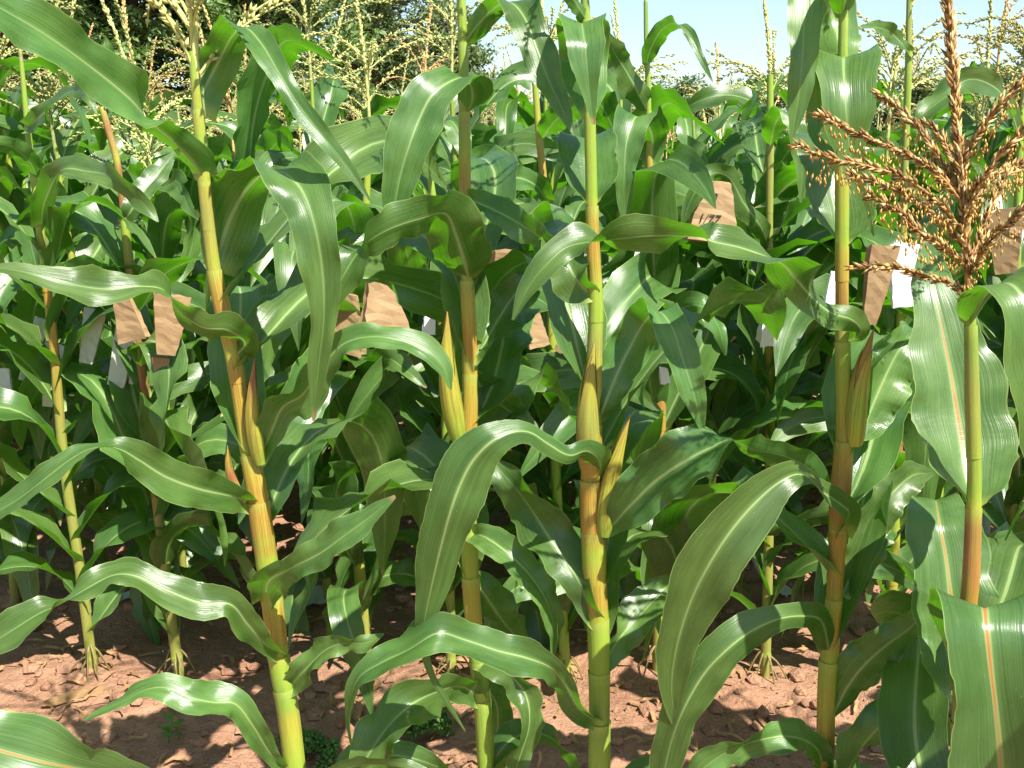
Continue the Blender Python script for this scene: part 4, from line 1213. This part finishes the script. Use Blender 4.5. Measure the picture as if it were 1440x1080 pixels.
# farther rows read as one mass
mb = MB()
r = random.Random(5)
y = 9.0
while y < 17:
    half = 0.53 * y + 0.4
    x = -half if y < 12 else -half * 0.45
    while x < half:
        h_ = r.uniform(1.1, 1.3)
        mb.add(*tube(np.array([[x, y, 0.3], [x + .01, y, 0.8], [x, y, h_]]), np.array([.01, .008, .005]), np.tile([*LIME, .5], (3, 1)), 4), mat=1)
        for k in range(6):
            _, v, f, u = FREE[r.randrange(len(FREE))]
            v2 = v.reshape(22, 7, 3)[::3][:, ::2].reshape(-1, 3)
            u2 = u.reshape(22, 7, 2)[::3][:, ::2].reshape(-1, 2)
            a, s = r.uniform(0, 6.28), r.uniform(0.8, 1.15)
            ca, sa = math.cos(a) * s, math.sin(a) * s
            w = np.stack([v2[:, 0] * ca - v2[:, 1] * sa, v2[:, 0] * sa + v2[:, 1] * ca, v2[:, 2] * s], 1)
            mb.add(w + np.array([x, y, 0.45 + 0.1 * k]), grid_faces(8, 4), u2)
        for k in range(7 if r.random() < 0.25 else 0):
            a, ln = r.uniform(0, 6.28), r.uniform(0.12, 0.2)
            q = np.linspace(0, 1, 5)
            o3 = 0.0 if k == 0 else 1.0
            B = np.stack([x + o3 * math.cos(a) * ln * q * .8, y + o3 * math.sin(a) * ln * q * .8, h_ + (q * 0.28 if k == 0 else .08 + ln * (0.9 * q - 0.9 * q * q))], 1)
            mb.add(*tube(B, np.array([.005, .007, .007, .006, .003]), np.ones((5, 4)), 4), mat=2)
        x += r.uniform(0.2, 0.3)
    y += 0.8
far = link('far_corn_rows', mb.mesh('far_corn_rows', [LEAF, STALK, TASSEL]))
tag(far, 'distant mass of tasselled corn running to the field edge', 'corn', kind='stuff')

# ------------------------------------------------------------------ paper bags over ears
def paper_mat(name, a, b, rough=0.75, trans=None):
    m, nt, bs, out = new_mat(name)
    tc = nd(nt, 'ShaderNodeTexCoord')
    n1 = noise(nt, tc.outputs['Object'], 16, 4, 0.6).outputs[0]
    n2 = noise(nt, tc.outputs['Object'], 140, 3, 0.6).outputs[0]
    col = mixc(nt, maprange(nt, n1, 0.3, 0.7), a, b)
    nt.links.new(col, bs.inputs['Base Color'])
    bs.inputs['Roughness'].default_value = rough
    bu = nd(nt, 'ShaderNodeBump')
    bu.inputs['Strength'].default_value = 0.5
    bu.inputs['Distance'].default_value = 0.004
    nt.links.new(math_n(nt, 'ADD', n1, math_n(nt, 'MULTIPLY', n2, 0.2)), bu.inputs['Height'])
    nt.links.new(bu.outputs[0], bs.inputs['Normal'])
    tr = nd(nt, 'ShaderNodeBsdfTranslucent')
    tr.inputs[0].default_value = (*(trans or a), 1)
    ms = nd(nt, 'ShaderNodeMixShader')
    ms.inputs[0].default_value = 0.15
    nt.links.new(bs.outputs[0], ms.inputs[1])
    nt.links.new(tr.outputs[0], ms.inputs[2])
    nt.links.new(ms.outputs[0], out.inputs['Surface'])
    return m


KRAFT = paper_mat('kraft_paper', (0.27, 0.17, 0.078), (0.36, 0.235, 0.115))
WHITE = paper_mat('white_paper', (0.78, 0.78, 0.76), (0.70, 0.70, 0.69), 0.5)
GLASSINE = paper_mat('glassine_paper', (0.42, 0.50, 0.40), (0.52, 0.57, 0.48), 0.3, (0.6, 0.68, 0.48))
INK = plain('ink', (0.02, 0.015, 0.012), 0.6, 0.2)


def bag(px, py, Y, wpx, hpx, mat, label, cat='paper bag', tilt=0.0, pinch=0.55, yaw=0.0, seed=0, thick=0.25, group=None, up=True):
    """creased gusseted bag: narrow pinched mouth, open wide end"""
    r = np.random.default_rng(seed)
    s = mpp(px, py, Y)
    w, h = wpx * s / 2, hpx * s
    org = at(px, py, Y)
    n, prof = 12, []
    base = np.array([(-1, 0), (-1, 1), (-.35, 1), (.35, 1.0), (1, 1), (.82, 0), (1, -1), (.35, -1), (-.35, -1), (-1, -1), (-.82, 0)], float)[1:]
    k = len(base)
    V = []
    for i in range(n):
        t = i / (n - 1)
        wd = w * (1 - (1 - pinch) * t ** 1.2)
        th = w * thick * (1 - 0.85 * t) + 0.002
        ring = np.stack([base[:, 0] * wd, base[:, 1] * th, np.full(k, (t - 0.5) * h)], 1)
        ring += r.normal(size=(k, 3)) * w * 0.022
        if i in (0,):
            ring[:, 2] += r.uniform(-0.03, 0.03, k) * h
        V.append(ring)
    V = np.concatenate(V)
    f = grid_faces(n, k, True) + [tuple(range((n - 1) * k, n * k))]
    mb = MB()
    mb.v.append(V), mb.uv.append(np.zeros((len(V), 2))), mb.c.append(np.ones((len(V), 4)))
    mb.f = [tuple(int(q) for q in ff) for ff in f]
    mb.m = [0] * len(f)
    mb.n = len(V)
    o = link('paper_bag', mb.mesh('paper_bag', mat, smooth=False), None, Vector(org))
    o.rotation_euler = (r.uniform(-0.15, 0.15), math.radians(tilt) + (0 if up else math.pi), yaw)
    tag(o, label, cat, group)
    return o


bag(535, 422, 1.72, 74, 112, KRAFT, 'tall creased kraft bag with pointed top beside the brown streaked husk', tilt=-4, pinch=0.16, yaw=0.5, seed=1)
bag(488, 455, 1.98, 60, 84, KRAFT, 'short shaded kraft bag tucked under leaves by the tall pointed bag', tilt=8, pinch=0.35, yaw=-0.3, seed=2)
bag(706, 384, 1.85, 36, 62, KRAFT, 'boxy kraft bag with sunlit white face behind the ear hugging plant', tilt=3, pinch=0.8, yaw=0.45, seed=3, thick=0.5, up=False)
bag(753, 462, 1.9, 30, 54, KRAFT, 'small kraft bag against the olive yellow stalk low among leaves', tilt=-10, pinch=0.6, yaw=0.2, seed=4)
bag(800, 470, 1.92, 30, 56, KRAFT, 'narrow shaded kraft bag half hidden under dark leaves', tilt=12, pinch=0.5, yaw=-0.4, seed=14)
bag(238, 458, 1.86, 50, 84, KRAFT, 'crumpled sunlit kraft bag beside the dark red stalk', tilt=10, pinch=0.5, yaw=0.35, seed=5, up=False)
bag(178, 440, 1.98, 44, 80, KRAFT, 'kraft bag hanging behind the dark red stalk', tilt=-12, pinch=0.4, yaw=-0.2, seed=6)
bag(226, 522, 1.88, 24, 40, KRAFT, 'small torn kraft bag below the crumpled one', tilt=6, pinch=0.5, yaw=0.3, seed=7, up=False)
wb = bag(1004, 298, 1.9, 74, 84, KRAFT, 'kraft bag with handwritten number under arched leaves', tilt=6, pinch=0.5, yaw=0.12, seed=8, thick=0.3)
bag(1232, 402, 1.72, 44, 112, KRAFT, 'long shaded kraft bag next to the white ear bag', tilt=4, pinch=0.45, yaw=0.2, seed=9, up=False)
bag(1414, 340, 1.9, 46, 90, KRAFT, 'kraft bag among the branches of the ripe tassel', tilt=-6, pinch=0.6, yaw=-0.3, seed=10, up=False)
bag(1270, 388, 1.78, 42, 88, WHITE, 'bright white paper bag behind the broad orange ribbed leaf', tilt=-4, pinch=0.75, yaw=0.1, seed=11, up=False)
bag(1088, 458, 1.98, 40, 52, WHITE, 'white paper bag clasped round the straight olive stalk', tilt=0, pinch=0.8, yaw=0.0, seed=12, thick=0.7)
bag(72, 528, 2.14, 26, 92, WHITE, 'long white paper bag by the pale yellow green stalk', tilt=12, pinch=0.5, yaw=0.3, seed=13, up=False)
bag(46, 492, 2.1, 20, 90, GLASSINE, 'thin twisted pale bag leaning beside the long white bag', tilt=22, pinch=0.6, yaw=0.6, seed=15, up=False, thick=0.15)
bag(128, 472, 2.1, 30, 80, GLASSINE, 'pale green glassine bag with white lower corner', tilt=14, pinch=0.6, yaw=0.1, seed=16, up=False, thick=0.15)
bag(172, 500, 2.08, 34, 90, GLASSINE, 'wide pale glassine bag hanging below the shaded kraft bag', tilt=14, pinch=0.7, yaw=-0.1, seed=17, up=False, thick=0.15)
bag(190, 528, 2.1, 22, 44, WHITE, 'small bright white bag tip behind the dark red stalk', tilt=15, pinch=0.4, yaw=0.1, seed=18, up=False)
bag(4, 548, 2.2, 30, 60, WHITE, 'white paper bag beside the picture edge leaves', tilt=4, pinch=0.6, yaw=0.1, seed=19)
bag(898, 378, 1.98, 20, 56, WHITE, 'narrow white bag beside the reddish orange stalk', tilt=4, pinch=0.7, yaw=0.1, seed=20)
bag(604, 450, 1.95, 18, 40, WHITE, 'small grey white bag behind the yellow ear', tilt=8, pinch=0.7, yaw=0.4, seed=21)
bag(1172, 412, 1.9, 24, 60, WHITE, 'white bag peeping out behind the orange stalk', tilt=6, pinch=0.7, yaw=0.1, seed=22)
bag(932, 515, 1.98, 14, 50, WHITE, 'thin white bag edge above the reddish orange stalk', tilt=-8, pinch=0.6, yaw=0.2, seed=23)
# handwriting on the numbered bag
s_ = mpp(1004, 298, 1.9)
for txt, dx, dz, sz in (('8', -10, 14, 17), ('1/77', -26, -16, 18)):
    cu = bpy.data.curves.new('handwriting', 'FONT')
    cu.body = txt
    cu.size = sz * s_
    cu.extrude = 0.0004
    cu.shear = 0.25
    tmp = bpy.data.objects.new('tmp', cu)
    COL.objects.link(tmp)
    dg = bpy.context.evaluated_depsgraph_get()
    me = bpy.data.meshes.new_from_object(tmp.evaluated_get(dg))
    bpy.data.objects.remove(tmp)
    me.materials.clear()
    me.materials.append(INK)
    t_b = dz / 84 + 0.5
    o = link('handwriting', me, wb, Vector((dx * s_, -37 * s_ * (0.30 * (1 - 0.85 * t_b) + 0.035) - 0.0022, dz * s_)))
    o.rotation_euler = (math.pi / 2 - 0.112, 0, 0)


# ------------------------------------------------------------------ white row stakes and papers on the soil
def ground_tag(px, py, wpx, hpx, yaw, label, lift=0.0, pitch=0.0, curl=0.01):
    p = on_ground(px, py, 0.01)
    Yd = p[1]
    s = mpp(px, py, Yd)
    w, h = wpx * s, hpx * s
    n = 8
    V = []
    for j in range(2):
        for i in range(n):
            t = i / (n - 1) - 0.5
            V.append((t * w, (j - 0.5) * h + 0.004 * math.sin(i * 1.7), curl * (4 * t * t) + 0.002 * math.cos(3 * i + j)))
    V = np.array(V)
    V2 = V + np.array([0, 0, -0.0012])
    f = grid_faces(2, n)
    mb = MB()
    mb.add(V, f)
    mb.add(V2, [tuple(reversed(q)) for q in f])
    o = link('row_marker', mb.mesh('row_marker', WHITE, smooth=False), None, Vector((p[0], p[1], gz(p[0], p[1]) + 0.012 + lift)))
    o.rotation_euler = (pitch, 0, yaw)
    tag(o, label, 'marker')
    return o


ground_tag(440, 838, 56, 60, 0.05, 'white plastic marker lying flat right of the leaning stalk', curl=0.004)
ground_tag(178, 850, 58, 26, 0.12, 'narrow white marker lying beneath the long arching leaf')
ground_tag(624, 842, 26, 50, 0.2, 'upright white card leaning behind the big folded leaf', lift=0.03, pitch=1.1)
ground_tag(730, 825, 28, 34, -0.1, 'small white card lying behind the ear hugging plant')
ground_tag(872, 842, 46, 60, 0.5, 'bluish white shaded card lying right of the straight thick stalk')
ground_tag(236, 772, 20, 30, 0.3, 'tiny white scrap on the soil far under the leaves')
ground_tag(1066, 826, 12, 40, 1.0, 'white scrap standing behind the olive stalk', lift=0.02, pitch=1.0)
ground_tag(1098, 846, 22, 30, 0.3, 'white scrap lying just past the olive stalk')
ground_tag(1210, 835, 22, 30, 0.2, 'white scrap beneath the crinkled leaf by the orange stalk')
ground_tag(1212, 636, 22, 40, 0.2, 'white scrap seen through the gap below the brown ear')

# ------------------------------------------------------------------ weeds
WEED = plain('weed_green', (0.12, 0.25, 0.05), 0.5, 0.3, 60, trans=(0.15, 0.35, 0.03))


def weed_seedling(px, py, label):
    p = on_ground(px, py, 0)
    p[2] = gz(p[0], p[1])
    root = empty('weed_seedling', p)
    tag(root, label, 'weed')
    r = np.random.default_rng(3)
    mb = MB()
    C = np.array([[0, 0, -.005], [.004, 0, .02], [.006, 0, .04]])
    mb.add(*tube(catmull(C, 4), np.full(9, .0015), np.ones((9, 4)), 5))
    link('stem', mb.mesh('stem', WEED), root)
    for k in range(7):
        a = k * 2.4
        s = np.linspace(0, 1, 8)
        e = 0.7 - 0.9 * s
        ln = r.uniform(0.025, 0.045)
        d = np.stack([np.cos(e) * math.cos(a), np.cos(e) * math.sin(a), np.sin(e)], 1) * ln / 7
        C = np.array([.006, 0, .015 + .004 * k]) + np.concatenate([[[0, 0, 0]], np.cumsum(d[:-1], 0)])
        Lv = np.tile([-math.sin(a), math.cos(a), 0], (8, 1))
        w = np.interp(s, [0, .3, .6, .85, 1], [.1, .4, 1, .8, .05]) * ln * 0.24
        v, f, u = sweep_leaf(C, Lv, w, nu=5, fold=.2, base_fold=.3, ruffle=.05, seed=k)
        m = MB()
        m.add(v, f, u)
        link('leaf', m.mesh('leaf', WEED), root)


weed_seedling(236, 1042, 'small bright green broad leaved seedling on the sunlit soil')


def feather_weed(px, py, label, n, ln, spread, seed):
    p = on_ground(px, py, 0)
    p[2] = gz(p[0], p[1])
    root = empty('grass_weed', p)
    tag(root, label, 'weed')
    r = np.random.default_rng(seed)
    for k in range(n):
        a = r.uniform(*spread)
        s = np.linspace(0, 1, 9)
        e = r.uniform(0.5, 1.2) - s * r.uniform(0.8, 1.5)
        l_ = ln * r.uniform(0.6, 1.1)
        d = np.stack([np.cos(e) * math.cos(a), np.cos(e) * math.sin(a), np.sin(e)], 1) * l_ / 8
        C = np.concatenate([[[0, 0, 0]], np.cumsum(d[:-1], 0)])
        m = MB()
        m.add(*tube(C, 0.0009 * (1.2 - s), np.ones((9, 4)), 4))
        spikelets(m, C, 0.018, 0.004, 1.2, seed * 50 + k, start=0.15)
        link('frond', m.mesh('frond', WEED), root)


feather_weed(470, 1062, 'feathery dark green weed on the soil right of the leaning stalk', 11, 0.11, (1.2, 5.0), 4)
feather_weed(640, 1045, 'sprawling thin grass weed reaching toward the straight stalk', 7, 0.15, (2.6, 3.8), 6)


# dead leaves curled at the stalk bases
def dead_leaf(px, py, Y, ln, rz, label):
    p = on_ground(px, py, 0)
    _, v, f, u = FREE[int(px) % len(FREE)]
    mb = MB()
    v2 = v * np.array([ln, ln * 0.7, ln * 0.25])
    mb.add(v2, f, u)
    o = link('dead_leaf', mb.mesh('dead_leaf', DRY), None, Vector((p[0], p[1], gz(p[0], p[1]) + 0.01)))
    o.rotation_euler = (0.3, 0.1, rz)
    tag(o, label, 'dead leaf')


dead_leaf(1272, 985, 0, 0.3, 0.4, 'curled rusty dead leaf beside the tall green stalk base')
dead_leaf(60, 1000, 0, 0.5, 0.5, 'long bleached dead leaf lying on sunlit soil near the wide low blade')
dead_leaf(500, 1020, 0, 0.3, 1.8, 'crumpled tan dead leaf below the wavy low leaf')
dead_leaf(800, 960, 0, 0.35, 1.2, 'yellowed dead leaf hanging at the base of the cut topped stalk')

# ------------------------------------------------------------------ trees
def leafy_mat(name, a, b, tr):
    m, nt, bs, out = new_mat(name)
    at_ = nd(nt, 'ShaderNodeAttribute', attribute_name='tint')
    sp = nd(nt, 'ShaderNodeSeparateColor')
    nt.links.new(at_.outputs['Color'], sp.inputs[0])
    col = mixc(nt, sp.outputs[0], a, b)
    nt.links.new(col, bs.inputs['Base Color'])
    bs.inputs['Roughness'].default_value = 0.5
    t = nd(nt, 'ShaderNodeBsdfTranslucent')
    t.inputs[0].default_value = (*tr, 1)
    ms = nd(nt, 'ShaderNodeMixShader')
    ms.inputs[0].default_value = 0.25
    nt.links.new(bs.outputs[0], ms.inputs[1])
    nt.links.new(t.outputs[0], ms.inputs[2])
    nt.links.new(ms.outputs[0], out.inputs['Surface'])
    return m


BARK = plain('bark', (0.10, 0.075, 0.055), 0.9, 0.4, 12)
TREE_DARK = leafy_mat('tree_leaf_dark', (0.07, 0.13, 0.035), (0.165, 0.26, 0.07), (0.15, 0.3, 0.04))
TREE_MID = leafy_mat('tree_leaf_mid', (0.08, 0.125, 0.045), (0.15, 0.22, 0.075), (0.16, 0.26, 0.05))


def tree(label, x, y, h, rad, mat, n_leaf, leaf, seed, clump=0.55, low=0.12, name='tree', group=None):
    r = np.random.default_rng(seed)
    root = empty(name, (x, y, 0))
    tag(root, label, 'tree', group)
    mb = MB()
    k = 14
    s = np.linspace(0, 1, k)
    C = np.stack([0.25 * np.sin(s * 3 + seed), 0.2 * np.cos(s * 2.5), s * h * 0.85 - 0.05], 1)
    mb.add(*tube(C, (0.03 * h) * (1 - 0.85 * s) + 0.01, np.ones((k, 4)), 9))
    centers = []
    nb = 42
    for b in range(nb):
        t0 = r.uniform(0.12, 0.95)
        p0 = np.array([np.interp(t0, s, C[:, i]) for i in range(3)])
        a, e = b * 2.4 + r.uniform(-.4, .4), r.uniform(-0.1, 0.9)
        prof = math.sin(math.pi * min(1, max(0.05, (0.1 + 0.85 * t0)))) ** 0.6
        ln = rad * prof * r.uniform(0.75, 1.1)
        q = np.linspace(0, 1, 7)
        B = p0 + np.stack([np.cos(a + .4 * q) * math.cos(e) * ln * q, np.sin(a + .4 * q) * math.cos(e) * ln * q, math.sin(e) * ln * q - 0.15 * ln * q * q], 1)
        mb.add(*tube(B, 0.007 * h * (1 - t0 * .6) * (1 - .85 * q) + .006, np.ones((7, 4)), 5))
        for w in (0.3, .45, 0.6, .75, 0.88, 1.0):
            c = np.array([np.interp(w, q, B[:, i]) for i in range(3)])
            if c[2] > low * h:
                centers.append(c + r.normal(size=3) * 0.22 * clump)
    link('trunk', mb.mesh('trunk', BARK), root)
    centers = np.array(centers)
    ci = r.integers(len(centers), size=n_leaf)
    sz = clump * r.uniform(0.5, 1.15, len(centers))
    off = r.normal(size=(n_leaf, 3))
    off = off / np.linalg.norm(off, axis=1, keepdims=True) * (r.random((n_leaf, 1)) ** 0.45) * sz[ci][:, None] * np.array([1, 1, .62])
    P = centers[ci] + off
    shade = np.clip(r.random(len(centers))[ci] * 0.65 + r.random(n_leaf) * 0.35, 0, 1)
    nrml = nrm(off * 0.5 + r.normal(size=(n_leaf, 3)) * 0.5 + np.array([0, 0, .6]))
    A = nrm(np.cross(nrml, r.normal(size=(n_leaf, 3))))
    B = np.cross(nrml, A)
    L = leaf * r.uniform(0.65, 1.3, (n_leaf, 1))
    q = np.stack([P - A * L, P - B * L * .38 + nrml * L * .12, P + A * L, P + B * L * .38 + nrml * L * .12], 1).reshape(-1, 3)
    m = MB()
    m.add(q, np.arange(n_leaf * 4).reshape(-1, 4), None, np.repeat(shade, 4)[:, None] * np.ones((1, 3)))
    link('crown', m.mesh('crown', mat, smooth=False), root)


def tree_at(px, Y, **k):
    p = at(px, 300, Y)
    tree(x=float(p[0]), y=Y, **k)


tree_at(20, 14.5, label='big dark tree with shaded trunk standing at the corner of the field', h=8.5, rad=2.8, mat=TREE_DARK, n_leaf=42000, leaf=0.075, seed=1, clump=0.6)
tree_at(215, 16.5, label='dense dark green tree next to the corner tree', h=7.5, rad=2.6, mat=TREE_DARK, n_leaf=42000, leaf=0.075, seed=2, clump=0.6)
tree_at(375, 18, label='dark leafy tree whose bright sprays end the dense tree line', h=7.0, rad=2.3, mat=TREE_DARK, n_leaf=38000, leaf=0.075, seed=3, clump=0.6)
tree_at(100, 21, label='tall dark tree filling the gap behind the corner trees', h=10, rad=3.6, mat=TREE_DARK, n_leaf=40000, leaf=0.1, seed=4, clump=0.8)
tree_at(520, 27, label='lighter green rounded tree beyond the dense tree line', h=8.0, rad=2.5, mat=TREE_MID, n_leaf=30000, leaf=0.09, seed=5, clump=0.6)
tree_at(620, 34, label='small hazy green tree rising alone against the sky', h=6.8, rad=1.7, mat=TREE_MID, n_leaf=22000, leaf=0.1, seed=6, clump=0.6)
tree_at(560, 40, label='hazy green tree low between the two lighter trees', h=5.2, rad=3.2, mat=TREE_MID, n_leaf=20000, leaf=0.12, seed=7, clump=0.8)
for i, (px, Yt, h) in enumerate([(700, 42, 3.4), (800, 48, 3.6), (950, 52, 5.0), (1010, 46, 3.6), (1070, 50, 5.0), (1150, 50, 4.0), (1265, 44, 4.6), (1330, 50, 4.2), (1395, 42, 5.0), (1470, 44, 4.6), (880, 50, 3.6)]):
    tree_at(px, Yt, label='low rounded tree of the far hedge line under pale sky', group='far hedge trees', h=h, rad=2.2, mat=TREE_MID, n_leaf=9000, leaf=0.13, seed=30 + i, clump=0.75, low=0.02)
